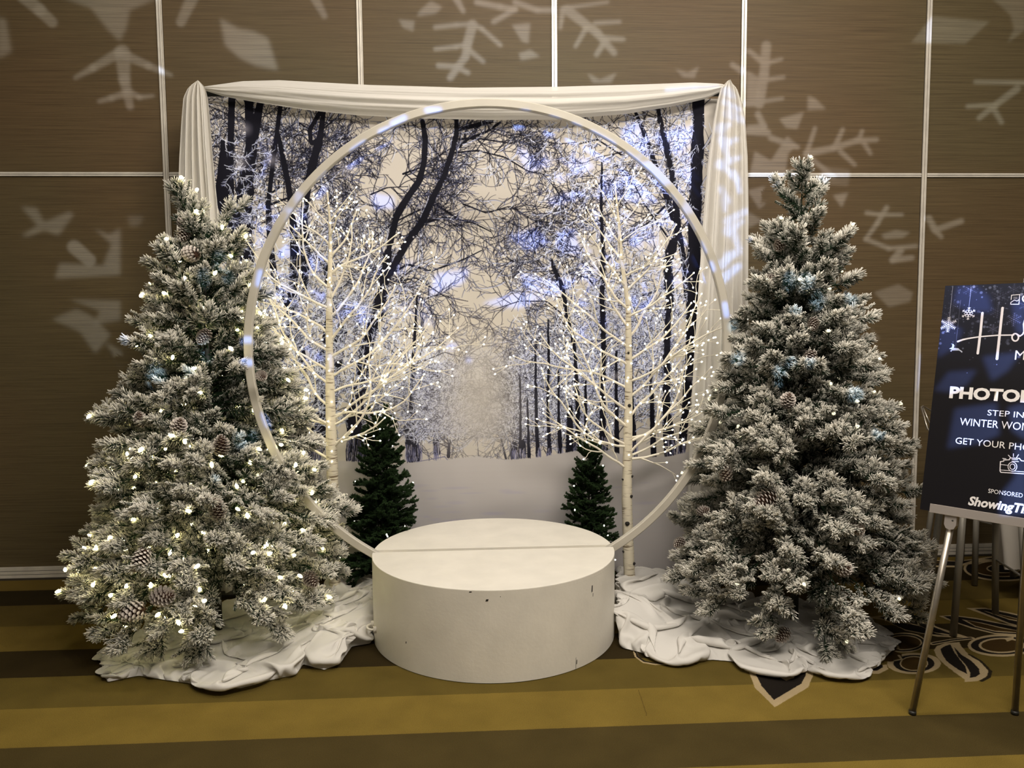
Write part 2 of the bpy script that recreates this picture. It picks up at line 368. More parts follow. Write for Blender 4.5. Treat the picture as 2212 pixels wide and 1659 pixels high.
for (x, y, a, b_, an) in [(860,260,22,8,-.5),(830,282,13,8,-.4),(775,318,22,9,-.6),(935,237,20,8,0),(1132,243,9,8,0),(1196,257,12,7,.3),(1243,272,11,7,.4),(1300,300,40,9,.5),(1372,350,36,10,.7),
        (1418,396,16,9,.8),(1450,432,14,9,.9),(1487,487,17,8,1.0),(1515,535,14,8,1.1),(1536,575,9,8,1.2),(1567,668,18,8,1.4),(700,385,16,9,-.8),(655,452,22,9,-1),(620,512,16,8,-1.1),(560,600,20,8,-1.4),(534,733,9,9,0),(533,782,12,9,0),(575,905,18,9,1.2)]:
    a *= .62; gl(gr, [(x-a*math.cos(an), y-a*math.sin(an)), (x+a*math.cos(an), y+a*math.sin(an))], b_*1.5, b_*1.5, (.09,.18,.54), .95)
for k in range(17):
    y = 205+k*24+rg.uniform(-6, 6); x = 1578+rg.uniform(-14, 14)
    q = rg.uniform(-1.0, 1.6); L = rg.uniform(10, 24); gl(lambda a, b_: gpt(on_y(a, b_, 4.45)), [(x-L*math.cos(q), y-L*math.sin(q)), (x+L*math.cos(q), y+L*math.sin(q))], rg.uniform(12, 24), rg.uniform(6, 14), (.13,.21,.46), rg.uniform(.5, .85))
gl(lambda a, b_: gpt(on_y(a, b_, 4.45)), [(1440,192),(1500,186),(1550,183)], 10, 6, (.12,.2,.40), .7)
for (x, y, Y, rr) in [(1708,600,3.5,13),(1742,604,3.5,15),(1770,640,3.45,14),(1722,660,3.45,11),(1690,795,3.3,13),(1715,770,3.3,9),(1752,775,3.3,9),(1850,845,3.3,16),(1600,760,3.4,12),(1590,690,3.5,10),(1840,640,3.5,14),(1900,930,3.3,12),
        (475,560,3.7,14),(440,600,3.7,12),(495,590,3.7,10),(340,800,3.5,17),(410,790,3.45,11),(440,732,3.5,11),(450,760,3.5,9),(525,930,3.4,14),(550,925,3.5,10),(470,1020,3.3,8)]:
    X, Yc = gpt(on_y(x, y, Y)); gob.blob(X, Yc, rr*PXS*1.1, rr*PXS*1.3, (.16,.24,.33), .6)
for pts in [[(2068,618),(2110,620),(2135,640),(2142,672),(2090,674),(2060,650)], [(2030,690),(2078,712),(2060,752),(2024,772)], [(2018,842),(2048,803),(2108,799),(2088,830),(2050,846)],
            [(2062,882),(2152,870),(2158,938),(2110,958),(2046,968)], [(2122,770),(2204,760),(2176,800),(2142,822)], [(2186,655),(2214,640),(2214,722),(2195,715)],
            [(2192,960),(2216,960),(2216,1112),(2158,1112),(2164,1064),(2192,1030)], [(2176,880),(2216,870),(2216,950),(2186,930)]]:
    gp(gs, pts, (.21,.32,.76), .75, 2)
gob.a[:3] = 0; gob.a[-3:] = 0; gob.a[:, :3] = 0; gob.a[:, -3:] = 0
gim = gob.image('snowflake_cutout', nonc=True)
ld = bpy.data.lights.new('snowflake_projector', 'SPOT'); ld.energy = 2900; ld.shadow_soft_size = .012; ld.spot_size = math.radians(108); ld.spot_blend = 0
lo = bpy.data.objects.new('snowflake_projector', ld); col.objects.link(lo); lo.location = LP; lo.rotation_euler = (math.radians(90), 0, math.radians(-5))
ld.use_nodes = True; nt = ld.node_tree; em = nt.nodes['Emission']
geo = nnode(nt, 'ShaderNodeNewGeometry'); sx = nnode(nt, 'ShaderNodeSeparateXYZ'); nt.links.new(geo.outputs['Incoming'], sx.inputs[0])
cb = nnode(nt, 'ShaderNodeCombineXYZ')
for a, out, lo_, hi_ in ((0, 'X', U0, U1), (2, 'Y', V0, V1)):
    d = nnode(nt, 'ShaderNodeMath', operation='DIVIDE'); nt.links.new(sx.outputs[a], d.inputs[0]); nt.links.new(sx.outputs[1], d.inputs[1])
    k = nnode(nt, 'ShaderNodeMath', operation='MULTIPLY_ADD'); k.inputs[1].default_value = 1/(hi_-lo_); k.inputs[2].default_value = -lo_/(hi_-lo_)
    nt.links.new(d.outputs[0], k.inputs[0]); nt.links.new(k.outputs[0], cb.inputs[out])
ti = nnode(nt, 'ShaderNodeTexImage'); ti.image = gim; ti.extension = 'CLIP'; nt.links.new(cb.outputs[0], ti.inputs[0])
nt.links.new(ti.outputs[0], em.inputs[0]); em.inputs[1].default_value = 1.0

# ------------------------------------------------------------------ carpet
FX0, FX1, FY0, FY1, FS = -3.3, 3.9, 1.9, 4.9, 430
fc = Canvas(int((FX1-FX0)*FS), int((FY1-FY0)*FS))
def S(*c): return tuple(v/255 for v in c)
GOLD, MID, DARK, VDARK = S(121,102,46), S(95,81,37), S(74,63,34), S(47,38,18)
bands = [(4.60,9,S(102,84,36)),(4.35,4.60,S(42,34,16)),(4.04,4.35,S(84,70,32)),(3.72,4.04,S(103,86,38)),(3.43,3.72,VDARK),(3.14,3.43,MID),(2.84,3.14,GOLD),(2.55,2.84,DARK),(2.2,2.55,GOLD),(-9,2.2,MID)]
yy = FY1-(np.arange(fc.h)+.5)/FS
for y0, y1, c in bands: fc.a[(yy >= y0) & (yy < y1)] = c
def fp(x, y):
    p = on_floor(x, y); return ((p[0]-FX0)*FS, (FY1-p[1])*FS)
def zc(pts): return [fp(1800+a/4.88, 1160+b_/4.88) for a, b_ in pts]
CREAM, BLACK, BRN = S(168,150,116), S(30,26,22), S(62,46,20)
def leaf(outer, *inner):
    fc.poly(zc(outer), CREAM)
    for c, p in inner: fc.poly(zc(p), c)
def ring_(cx_, cy_, rs, t0=0, t1=6.2832):
    for rx, ry, c in rs:
        fc.poly(zc([(cx_+rx*math.cos(t), cy_+ry*math.sin(t)) for t in np.linspace(0, 6.2832, 40, endpoint=False)]), c)
ring_(1800, 330, [(430,135,CREAM),(402,118,BLACK),(335,90,CREAM),(318,80,BRN),(190,50,CREAM),(170,40,BLACK)])
leaf([(760,230),(1300,250),(1500,225),(1700,235),(1600,260),(1350,300),(1300,318),(1000,312),(850,285)], (BLACK, [(800,240),(1300,258),(1480,240),(1300,300),(1000,298),(860,270)]), (BRN, [(900,252),(1200,262),(1200,280),(950,275)]))
leaf([(340,845),(500,826),(700,835),(860,865),(1040,925),(1290,1010),(1450,1060),(1100,1048),(900,1012),(760,985),(640,925),(540,875)],
     (BLACK, [(480,843),(680,845),(860,880),(1050,942),(1270,1030),(1060,1000),(900,925),(760,893),(600,885)]),
     (BLACK, [(600,900),(760,905),(920,940),(1080,1012),(1240,1042),(960,1012),(760,973),(680,940)]))
leaf([(1110,830),(1250,820),(1500,850),(1750,900),(2010,950),(2110,980),(2110,1045),(1700,1020),(1450,960),(1250,890)],
     (BLACK, [(1160,832),(1280,832),(1500,862),(1750,912),(2100,985),(2100,1030),(1700,1008),(1450,945),(1260,880)]),
     (CREAM, [(1350,865),(1560,900),(1750,945),(2060,1005),(2060,1018),(1700,995),(1500,945)]), (BRN, [(1400,875),(1560,908),(1750,955),(2040,1005),(2040,1010),(1700,985),(1500,935)]))
leaf([(1400,748),(1600,742),(1850,790),(2110,850),(2110,990),(1850,918),(1650,840)],
     (BLACK, [(1490,758),(1600,756),(1850,805),(2100,865),(2100,970),(1850,902),(1670,830)]), (CREAM, [(1580,775),(1850,835),(2090,895),(2090,915),(1850,870)]), (BRN, [(1640,790),(1850,840),(2090,900),(1850,860)]))
ring_(1775, 1140, [(360,118,CREAM),(325,95,BLACK),(245,82,CREAM),(215,66,BRN)])
fc.poly(zc([(1800,1060),(1830,1100),(1900,1075),(1900,1050)]), CREAM)
fc.line(zc([(1040,1122),(1250,1085),(1460,1062)]), 12, CREAM); fc.line(zc([(1050,1120),(1250,1083),(1450,1062)]), 5, BLACK)
ring_(850, 1330, [(285,112,CREAM),(215,90,BLACK),(150,78,CREAM),(135,68,BRN)])
ring_(740, 1110, [(235,105,CREAM),(222,92,BLACK),(195,80,CREAM),(180,68,BRN)])
fc.poly(zc([(560,1110),(700,1150),(690,1190),(640,1200),(720,1230),(720,1290),(600,1310),(500,1300)]), BRN)
fc.line(zc([(590,1115),(680,1145),(680,1175)]), 5, CREAM); fc.line(zc([(690,1245),(720,1285),(650,1300)]), 5, CREAM)
leaf([(300,900),(420,940),(540,1040),(560,1120),(440,1060),(330,980)], (BLACK, [(330,930),(420,960),(520,1050),(530,1100),(440,1030)]))
fc.poly(zc([(350,1435),(480,1440),(580,1390),(560,1340),(400,1360)]), CREAM); fc.poly(zc([(370,1405),(460,1405),(520,1370),(520,1340),(400,1350)]), BLACK)
leaf([(1060,1190),(1090,1145),(1180,1115),(1330,1105),(1350,1150),(1420,1230),(1530,1290),(1620,1370),(1640,1430),(1600,1480),(1520,1515),(1380,1525),(1385,1500),(1300,1440),(1180,1350),(1090,1260)],
     (BLACK, [(1130,1180),(1170,1150),(1230,1130),(1280,1220),(1390,1360),(1410,1440),(1310,1390),(1200,1310),(1150,1240)]),
     (BLACK, [(1270,1155),(1350,1240),(1450,1300),(1530,1380),(1545,1440),(1500,1470),(1440,1480),(1445,1430),(1400,1350),(1320,1260)]))
fc.line(zc([(1440,1240),(1560,1310),(1655,1410),(1640,1470),(1560,1515)]), 6, S(40,34,22))
fc.poly([fp(*p) for p in [(1617,1425),(1619,1453),(1631,1485),(1674,1527),(1746,1484),(1757,1457),(1757,1430)]], CREAM)
fc.poly([fp(*p) for p in [(1631,1425),(1633,1455),(1645,1480),(1672,1511),(1731,1476),(1741,1457),(1740,1430)]], BLACK)
fc.poly([fp(*p) for p in [(1678,1440),(1685,1462),(1698,1470),(1715,1464),(1722,1440)]], CREAM)
fc.line([fp(*p) for p in [(1370,1400),(1376,1418),(1392,1430),(1415,1434),(1452,1433)]], 8, CREAM); fc.line([fp(*p) for p in [(1372,1404),(1378,1418),(1392,1428),(1415,1432),(1448,1433)]], 4, BLACK)
fc.line([fp(1380,1490), fp(1398,1545)], 1.2, S(60,45,20), .5)
fim = fc.image('carpet_pattern')
mt, nt, b = mat_new('carpet'); M['carpet'] = mt; b.inputs['Roughness'].default_value = .95; b.inputs['Specular IOR Level'].default_value = .08
tc = nnode(nt, 'ShaderNodeTexCoord'); mp = nnode(nt, 'ShaderNodeMapping'); mp.inputs['Scale'].default_value = (1/(FX1-FX0), 1/(FY1-FY0), 1)
mp.inputs['Location'].default_value = (-FX0/(FX1-FX0), -FY0/(FY1-FY0), 0)
nt.links.new(tc.outputs['Object'], mp.inputs[0])
wn = nnode(nt, 'ShaderNodeTexNoise'); wn.inputs['Scale'].default_value = 60; nt.links.new(tc.outputs['Object'], wn.inputs['Vector'])
ws = nnode(nt, 'ShaderNodeVectorMath', operation='SCALE'); ws.inputs[3].default_value = .0012; nt.links.new(wn.outputs['Color'], ws.inputs[0])
wa = nnode(nt, 'ShaderNodeVectorMath', operation='ADD'); nt.links.new(mp.outputs[0], wa.inputs[0]); nt.links.new(ws.outputs[0], wa.inputs[1])
ti = nnode(nt, 'ShaderNodeTexImage'); ti.image = fim; ti.extension = 'EXTEND'; nt.links.new(wa.outputs[0], ti.inputs[0])
nf = nnode(nt, 'ShaderNodeTexNoise'); nf.inputs['Scale'].default_value = 420; nf.inputs['Detail'].default_value = 3; nt.links.new(tc.outputs['Object'], nf.inputs['Vector'])
nb = nnode(nt, 'ShaderNodeTexNoise'); nb.inputs['Scale'].default_value = 5; nb.inputs['Detail'].default_value = 4; nt.links.new(tc.outputs['Object'], nb.inputs['Vector'])
rf = nnode(nt, 'ShaderNodeMapRange'); rf.inputs[1].default_value = .3; rf.inputs[2].default_value = .7; rf.inputs[3].default_value = .66; rf.inputs[4].default_value = 1.3
rb = nnode(nt, 'ShaderNodeMapRange'); rb.inputs[1].default_value = .3; rb.inputs[2].default_value = .7; rb.inputs[3].default_value = .88; rb.inputs[4].default_value = 1.1
nt.links.new(nf.outputs['Fac'], rf.inputs[0]); nt.links.new(nb.outputs['Fac'], rb.inputs[0])
ml = nnode(nt, 'ShaderNodeMath', operation='MULTIPLY'); nt.links.new(rf.outputs[0], ml.inputs[0]); nt.links.new(rb.outputs[0], ml.inputs[1])
mx = nnode(nt, 'ShaderNodeVectorMath', operation='SCALE'); nt.links.new(ti.outputs[0], mx.inputs[0]); nt.links.new(ml.outputs[0], mx.inputs[3])
nt.links.new(mx.outputs[0], b.inputs['Base Color'])
bp = nnode(nt, 'ShaderNodeBump'); bp.inputs['Strength'].default_value = .6; bp.inputs['Distance'].default_value = .003; nt.links.new(nf.outputs['Fac'], bp.inputs['Height']); nt.links.new(bp.outputs[0], b.inputs['Normal'])

fl = MB(); fl.box((0.8, 1.4, -.05), (12.4, 7.2, .1)); tag(fl.build('floor', M['carpet'], smooth=False), kind='structure')
# ------------------------------------------------------------------ partition wall with metal rails
X0, SP, HZ = -1.823, 1.1744, 2.47
w = MB(); w.box((0.8, YW+.06, 2.3), (12.4, .10, 4.6)); tag(w.build('wall_back', M['wall'], smooth=False), kind='structure')
def rail(name, p0, p1, wd=.032, dp=.012):
    mb = MB(); c = (np.array(p0)+p1)/2; L = np.abs(np.array(p1)-p0)
    vert = L[2] > L[0]
    def bar(off, w_, d_, mi):
        if vert: mb.box((c[0]+off, YW+.01-d_/2, c[2]), (w_, d_, L[2]), mi)
        else: mb.box((c[0], YW+.01-d_/2, c[2]+off), (L[0], d_, w_), mi)
    bar(0, wd, dp*.5, 1); bar(-wd*.27, wd*.36, dp, 0); bar(wd*.16, wd*.30, dp*1.15, 0); bar(wd*.42, wd*.12, dp*.8, 0)
    o = mb.build(name, [M['rail'], M['rail_dark']], smooth=False); tag(o, kind='structure'); return o
nt_ = 1
for k in range(-2, 8):
    x = X0+k*SP; rail('trim_%d' % nt_, (x, YW, .075), (x, YW, 4.6), .034); nt_ += 1
for k in range(-3, 8):
    a, b_ = X0+k*SP+.019, X0+(k+1)*SP-.019; rail('trim_%d' % nt_, (a, YW, HZ), (b_, YW, HZ), .026, .010); nt_ += 1
bb = MB()
for z0, z1, d_, mi in [(0, .012, .03, 1), (.012, .030, .022, 0), (.030, .034, .016, 1), (.034, .052, .020, 0), (.052, .056, .014, 1), (.056, .076, .018, 0)]:
    bb.box((0.8, YW+.01-d_/2, (z0+z1)/2), (12.4, d_, z1-z0), mi)
tag(bb.build('baseboard_back', [M['rail'], M['rail_dark']], smooth=False), kind='structure')

# ------------------------------------------------------------------ printed winter forest backdrop
BX0, BX1, BZ0, BZ1, BS = -1.56, 1.53, 0.035, 2.868, 420
pc = Canvas(int((BX1-BX0)*BS), int((BZ1-BZ0)*BS), S(206,200,192))
KP = BS*YB/1660.0*.97    # print pixels per photo pixel
def bp_(x, y):
    p = on_y(x, y, YB); return ((p[0]-BX0)*BS, (BZ1-p[2])*BS)
rb_ = np.random.default_rng(11)
H_, W_ = pc.h, pc.w
def walk(st, ang, n, step, curl, grav=0.0):
    N = len(st); P = np.zeros((N, n, 2)); P[:, 0] = st; a = np.array(ang, float); da = np.zeros(N); A = np.zeros((N, n)); A[:, 0] = a
    for i in range(1, n):
        da = da*.75+rb_.normal(0, curl, N); a = a+da+grav*np.cos(a); P[:, i] = P[:, i-1]+step*np.stack([np.cos(a), np.sin(a)], 1); A[:, i] = a
    return P, A
def draw(P, w0, w1, c, al=1.0, taper=True, off=(0, 0)):
    N, n, _ = P.shape; sub = 4; t = np.arange(0, n-1, 1/sub); i = t.astype(int); f = (t-i)[None, :, None]
    Q = P[:, i]*(1-f)+P[:, i+1]*f; wd = w0+(w1-w0)*(t/(n-1)); X, Y, A = [], [], []
    stepl = np.linalg.norm(P[:, 1:]-P[:, :-1], axis=2).mean()/sub
    D = np.gradient(Q, axis=1); D /= np.linalg.norm(D, axis=2, keepdims=True)+1e-9; Nn = np.stack([-D[..., 1], D[..., 0]], -1)
    kmax = max(1, int(math.ceil(max(w0, w1)/.7)))
    for k in range(kmax):
        o = ((k+.5)/kmax-.5)*wd if kmax > 1 else np.zeros(len(wd))
        R_ = Q+Nn*o[None, :, None]; X.append(R_[..., 0].ravel()+off[0]); Y.append(R_[..., 1].ravel()+off[1])
        A.append(np.broadcast_to(stepl*np.minimum(1, np.maximum(wd, .3)/kmax*1.35), R_.shape[:2]).ravel()*al)
    pc.splat(np.concatenate(X), np.concatenate(Y), np.concatenate(A), c)
def seeds(P, A, n, lo=.15, spread=(.35, 1.1)):
    N, m, _ = P.shape; k = rb_.integers(0, N, n); i = (lo*m+rb_.random(n)*(1-lo)*(m-1)).astype(int)
    return P[k, i], A[k, i]+rb_.choice([-1, 1], n)*rb_.uniform(*spread, n)
YY, XX = np.mgrid[0:H_, 0:W_]
hz0 = bp_(1050, 985)[1]; cxp, cyp = bp_(1045, 760)
g = np.exp(-(((XX-cxp)/(190*KP))**2+((YY-cyp)/(260*KP))**2)); pc.a = pc.a*(1-.25*g[..., None])+np.array(S(214,207,190))*.25*g[..., None]
INK, FROST, LAV, HAZE = S(12,12,26), S(228,235,255), S(160,170,222), S(176,176,192)
# far haze trees
for side, xa, xb in ((0, 880, 1010), (1, 1070, 1200)):
    st = np.array([bp_(x, rb_.uniform(900, 975)) for x in rb_.uniform(xa, xb, 60)]); P, A = walk(st, np.full(60, -1.57)+rb_.normal(0, .1, 60), 16, 12*KP, .05)
    draw(P, 1.6, .5, HAZE, .5)
    s_, a_ = seeds(P, A, 1500); P2, A2 = walk(s_, a_, 7, 7*KP, .08); draw(P2, 1, .5, HAZE, .45); draw(P2, 1, .5, FROST, .5, off=(1, 1))
# trunks: (polyline, widths)
TR = [([(500,205),(497,330),(498,420),(492,470)],[13,13,14,10]), ([(478,470),(480,300),(486,380),(492,420)],[4,8,20,24]),
      ([(560,225),(545,300),(535,360),(528,420),(520,500),(528,600),(536,700)],[15,22,30,34,46,42,38]),([(536,215),(540,300),(533,380)],[18,18,22]),
      ([(482,330),(478,420),(500,500),(520,560)],[14,26,30,40]),([(605,225),(595,300),(587,360),(578,440),(582,520),(592,600)],[9,9,9,10,12,14]),
      ([(600,290),(612,350),(622,400),(632,470),(636,560),(630,650),(600,780),(560,860)],[8,12,12,14,18,20,24,24]),
      ([(700,235),(690,300),(676,350),(664,400),(655,470),(660,560),(655,620)],[8,14,18,16,16,20,16]),([(700,290),(672,310),(668,280),(692,240)],[6,8,9,8]),
      ([(912,262),(918,300),(915,350),(905,390),(880,425),(856,465),(845,510),(838,545)],[10,13,13,14,14,15,13,12]),
      ([(985,260),(986,285),(975,330),(958,380),(935,425),(910,480),(880,520),(858,560),(835,600),(820,640)],[9,11,12,14,14,16,16,16,15,14]),
      ([(1060,262),(1020,272),(988,280)],[9,8,7]),([(1080,265),(1050,285),(1010,300),(985,320)],[5,5,6,7]),
      ([(820,640),(805,700),(790,760),(775,830),(765,910),(768,990)],[22,24,28,32,36,44]),([(838,545),(830,600),(822,680)],[18,22,24]),
      ([(592,600),(640,700),(650,780),(640,860),(635,930),(634,1000)],[14,16,22,28,34,38]),([(560,860),(590,920),(612,990)],[26,24,20]),
      ([(740,700),(720,800),(705,880),(680,940),(660,1000)],[20,30,40,50,60]),([(700,560),(715,650),(700,760),(690,860),(680,960)],[10,14,20,26,34]),
      ([(890,900),(886,930),(893,985)],[16,24,34]),([(940,930),(943,975)],[10,16]),([(970,950),(968,985)],[5,8]),
      ([(900,640),(893,760),(889,850),(890,910)],[4,7,10,16]),
      ([(1508,215),(1507,300),(1502,400),(1500,480),(1496,600),(1490,760),(1478,900),(1470,990)],[26,26,28,30,30,24,18,16]),
      ([(1420,235),(1432,290),(1446,350),(1458,420),(1462,500),(1440,560),(1446,640),(1440,720),(1438,820),(1440,900),(1448,985)],[9,11,13,15,18,20,20,18,20,22,28]),
      ([(1372,245),(1395,300),(1415,360),(1440,430),(1452,470)],[7,10,10,12,12]),([(1462,480),(1475,560),(1480,640)],[12,12,8]),
      ([(1300,350),(1298,450),(1302,540),(1300,640),(1303,760),(1300,880),(1303,975)],[4,6,10,14,14,16,20]),
      ([(1190,560),(1215,620),(1225,680),(1240,740),(1246,850),(1247,975)],[6,8,8,8,12,18]),
      ([(1183,690),(1184,780),(1182,860),(1186,975)],[3,7,7,11]),([(1155,745),(1157,850),(1158,920),(1162,985)],[3,7,8,11]),([(1205,800),(1206,900),(1210,980)],[4,7,12]),
      ([(1122,810),(1124,900),(1122,985)],[3,5,8]),([(1138,860),(1142,985)],[3,8]),([(1080,940),(1085,960),(1092,990)],[3,4,5]),([(1028,925),(1033,985)],[1.5,2]),
      ([(1110,960),(1110,990)],[14,16]),([(1128,955),(1128,990)],[14,14]),([(1230,880),(1230,980)],[14,20]),([(1264,820),(1264,978)],[5,10]),([(1360,700),(1362,850),(1366,985)],[8,14,22]),([(1330,760),(1332,985)],[6,12]),([(1405,800),(1412,1000)],[8,14])]
allP, allA = [], []
def trunk(pts, ws, c=INK):
    pts = np.array(pts, float); ws = np.array(ws, float); n = 26; t = np.linspace(0, len(pts)-1, n); i = np.minimum(t.astype(int), len(pts)-2); f = t-i
    P = pts[i]*(1-f)[:, None]+pts[i+1]*f[:, None]; Wd = ws[i]*(1-f)+ws[i+1]*f
    Q = [bp_(*p) for p in P]; jit = 1+rb_.normal(0, .07, n); pc.line(Q, Wd*KP*jit, c, 1, .8); return np.array(Q), Wd*KP
for pts, ws in TR:
    Q, Wd = trunk(pts, ws); d = np.gradient(Q, axis=0); a = np.arctan2(d[:, 1], d[:, 0]); a = np.where(np.sin(a) > 0, a+math.pi, a); allP.append(Q); allA.append(a)
TP, TA = np.array(allP), np.array(allA)
# extra main boughs traced from the print
BG = [([(985,470),(940,440),(900,455),(850,480),(800,520)],5),([(900,485),(960,468),(1020,480),(1060,500)],5),([(830,600),(880,570),(930,585),(1000,560),(1040,540)],5),([(1000,440),(1050,460),(1100,445),(1160,480)],3),
      ([(975,330),(1030,325),(1090,340),(1140,370),(1200,380)],4),([(870,375),(905,362),(940,355)],4),([(800,420),(835,405),(880,402)],3),([(835,610),(900,600),(960,640),(1010,650)],3),
      ([(590,300),(640,262),(668,278)],5),([(585,440),(640,420),(700,370),(760,330)],5),([(586,415),(610,400),(620,375)],4),([(660,640),(740,620),(800,560)],4),
      ([(1450,430),(1400,480),(1340,520)],5),([(1300,640),(1270,600),(1230,590),(1200,560)],4),([(1247,740),(1200,700),(1150,720),(1110,760)],3),([(1240,700),(1180,650),(1120,650),(1060,670)],3),
      ([(1500,440),(1470,430),(1440,450)],6),([(1440,620),(1380,640),(1340,600)],5),([(1300,500),(1260,470),(1215,440)],4),([(860,940),(880,915),(905,900)],8),([(1440,510),(1390,440),(1350,360)],4),
      ([(1186,860),(1120,880),(1060,900)],1.6),([(900,860),(950,870),(1000,900)],2),([(890,790),(960,760),(1010,775)],2),([(990,300),(1040,300),(1100,310),(1160,290)],4),([(1350,340),(1290,300),(1250,310)],4)]
bgP, bgA = [], []
for pts, w0 in BG:
    Q, _w = trunk(pts, np.linspace(w0, w0*.4, len(pts))); d = np.gradient(Q, axis=0); bgP.append(Q); bgA.append(np.arctan2(d[:, 1], d[:, 0]))
def inreg(P, x0, x1, y0, y1):
    a = bp_(x0, y0); b_ = bp_(x1, y1); m_ = P.reshape(len(P), -1, 2)[:, 0]; return (m_[:, 0] > a[0]) & (m_[:, 0] < b_[0]) & (m_[:, 1] > a[1]) & (m_[:, 1] < b_[1])
L1, A1 = walk(*seeds(TP, TA, 330, .0, (.3, 1.2)), 22, 7*KP, .045, .01); k = L1[:, :, 1].max(1) < hz0-20*KP; L1, A1 = L1[k], A1[k]
draw(L1, 2.3, .6, INK, .95)
Bp, Ba = np.array(bgP), np.array(bgA); B1, BA1 = walk(*seeds(Bp, Ba, 170, .05, (.3, 1.2)), 22, 6*KP, .05); 
s2, a2 = seeds(L1, A1, 2100); P2, A2 = walk(s2, a2, 14, 5*KP, .075); k = P2[:, :, 1].max(1) < hz0-6; P2, A2 = P2[k], A2[k]
draw(B1, 1.6, .55, INK, .9)
s2b, a2b = seeds(B1, BA1, 1300); P2b, A2b = walk(s2b, a2b, 12, 5*KP, .09); P2 = np.vstack([P2, P2b[:, :12]]) if False else P2
def blue_zone(P):    # frosted crowns hang low; the upper middle stays bare and fine
    x, y = P[:, 0, 0]/KP, P[:, 0, 1]/KP; return rb_.random(len(P)) < np.clip((y-120)/420, .25, 1.0)
draw(P2b, 1.1, .5, INK, .8)
f_ = P2[blue_zone(P2)]; draw(f_, 2.2, 1.0, LAV, .55, off=(1, 1)); draw(f_, 1.6, .8, FROST, .85)
draw(P2, 1.0, .5, INK, .8, off=(-.8, -.8))
s3, a3 = seeds(P2, A2, 9000); P3, A3 = walk(s3, a3, 7, 4*KP, .12); k = P3[:, :, 1].max(1) < hz0-4; P3, A3 = P3[k], A3[k]
f_ = P3[blue_zone(P3)]; h_ = len(f_)//2; draw(f_[:h_], 1.6, .8, FROST, .9); draw(P3[::2], .9, .5, INK, .8); draw(f_[h_:], 1.4, .7, FROST, .95); draw(P3[1::4], .9, .5, INK, .8)
s3, a3 = seeds(P2b, A2b, 6500); P3, A3 = walk(s3, a3, 6, 4*KP, .12); dz = (P3[:, 0, 0] > bp_(1180, 400)[0]) & (P3[:, 0, 1] < bp_(1180, 680)[1]); P3 = P3[~dz | (rb_.random(len(P3)) < .4)]; draw(P3[::3], 1.2, .6, LAV, .6, off=(.7, 1)); draw(P3, .75, .5, INK, .68)
for pts, ws in TR[9:11]+TR[13:15]+TR[21:24]: trunk(pts, np.array(ws)*.82)
REDO = [t for t in TR if t[0][0][0] > 1110 and t[0][-1][1] > 900]
for pts, ws in TR[0:9]: trunk(pts, np.array(ws)*1.0)
# bright frosted sprays over the big trunks, left edge and right edge
for (x0, x1, y0, y1, n, a0) in [(470,560,300,560,60,.6),(540,700,430,640,60,.5),(560,860,640,900,300,-.8),(1180,1500,260,640,260,2.2),(1360,1530,240,420,70,2.5),(1250,1470,640,900,420,-2.2),(1100,1300,780,950,300,-1.2),(890,1000,800,960,260,-1.6),(470,620,560,760,80,.3)]:
    st = np.array([bp_(rb_.uniform(x0, x1), rb_.uniform(y0, y1)) for _ in range(n)]); P, A = walk(st, a0+rb_.normal(0, .7, n), 10, 4.5*KP, .07, .01)
    draw(P, 1.5, .8, FROST, .9); s_, a_ = seeds(P, A, n*11); Q3, _ = walk(s_, a_, 4, 3*KP, .1); h2 = len(Q3)//2; draw(Q3[:h2], 1.1, .6, FROST, .9); draw(Q3[::3], .8, .5, INK, .75, off=(1.2, 1.2)); draw(Q3[h2:], 1.0, .6, LAV, .8); draw(Q3[h2::2], 1.0, .5, FROST, .8, off=(-1, -1)); draw(Q3[1::4], .7, .5, INK, .7, off=(.5, 1.6))
    pc.a = np.clip(pc.a, 0, 1)
for pts, ws in REDO:      # dark trunks stand in front of the frost, broken by sprays
    pts = np.array(pts, float); ws = np.array(ws, float)
    for k in range(60):
        t = k/60*(len(pts)-1); i = int(t); f = t-i; p = pts[i]*(1-f)+pts[i+1]*f; w_ = ws[i]*(1-f)+ws[i+1]*f
        if rb_.random() < .72: pc.seg(bp_(p[0]+rb_.normal(0, .6), p[1]), bp_(p[0]+rb_.normal(0, .8), p[1]+rb_.uniform(8, 20)), w_*KP*.8, w_*KP*.7, INK, .92)
fx_, fy_ = bp_(1035, 850); g2 = np.exp(-(((XX-fx_)/(85*KP))**2+((YY-fy_)/(175*KP))**2)**1.3)[..., None]; pc.a = pc.a*(1-.80*g2)+np.array(S(204,198,188))*.80*g2
fx_, fy_ = bp_(1000, 900); g2 = np.exp(-(((XX-fx_)/(170*KP))**2+((YY-fy_)/(90*KP))**2))[..., None]; pc.a = pc.a*(1-.40*g2)+np.array(S(196,192,192))*.40*g2
# whitewashed trunk feet
for x, w0 in [(612,20),(634,34),(668,56),(690,30),(768,44),(893,36),(943,16),(1110,16),(1128,14),(1162,12),(1186,12),(1210,14),(1247,20),(1303,20),(1366,22),(1448,28),(1470,18)]:
    ylo = 1000-max(0, x-700)*.02; ytop = ylo-(60 if x < 800 else 40 if x < 960 else 25 if x < 1220 else 46)
    for k in range(int(w0*2.2)):
        xx = x+rb_.uniform(-.5, .5)*w0; y0 = rb_.uniform(ytop, ylo-4); pc.seg(bp_(xx, y0), bp_(xx+rb_.uniform(-2, 2), min(ylo, y0+rb_.uniform(8, 26))), 1.4, .8, S(120,122,160) if rb_.random() < .6 else S(196,192,204), .8)
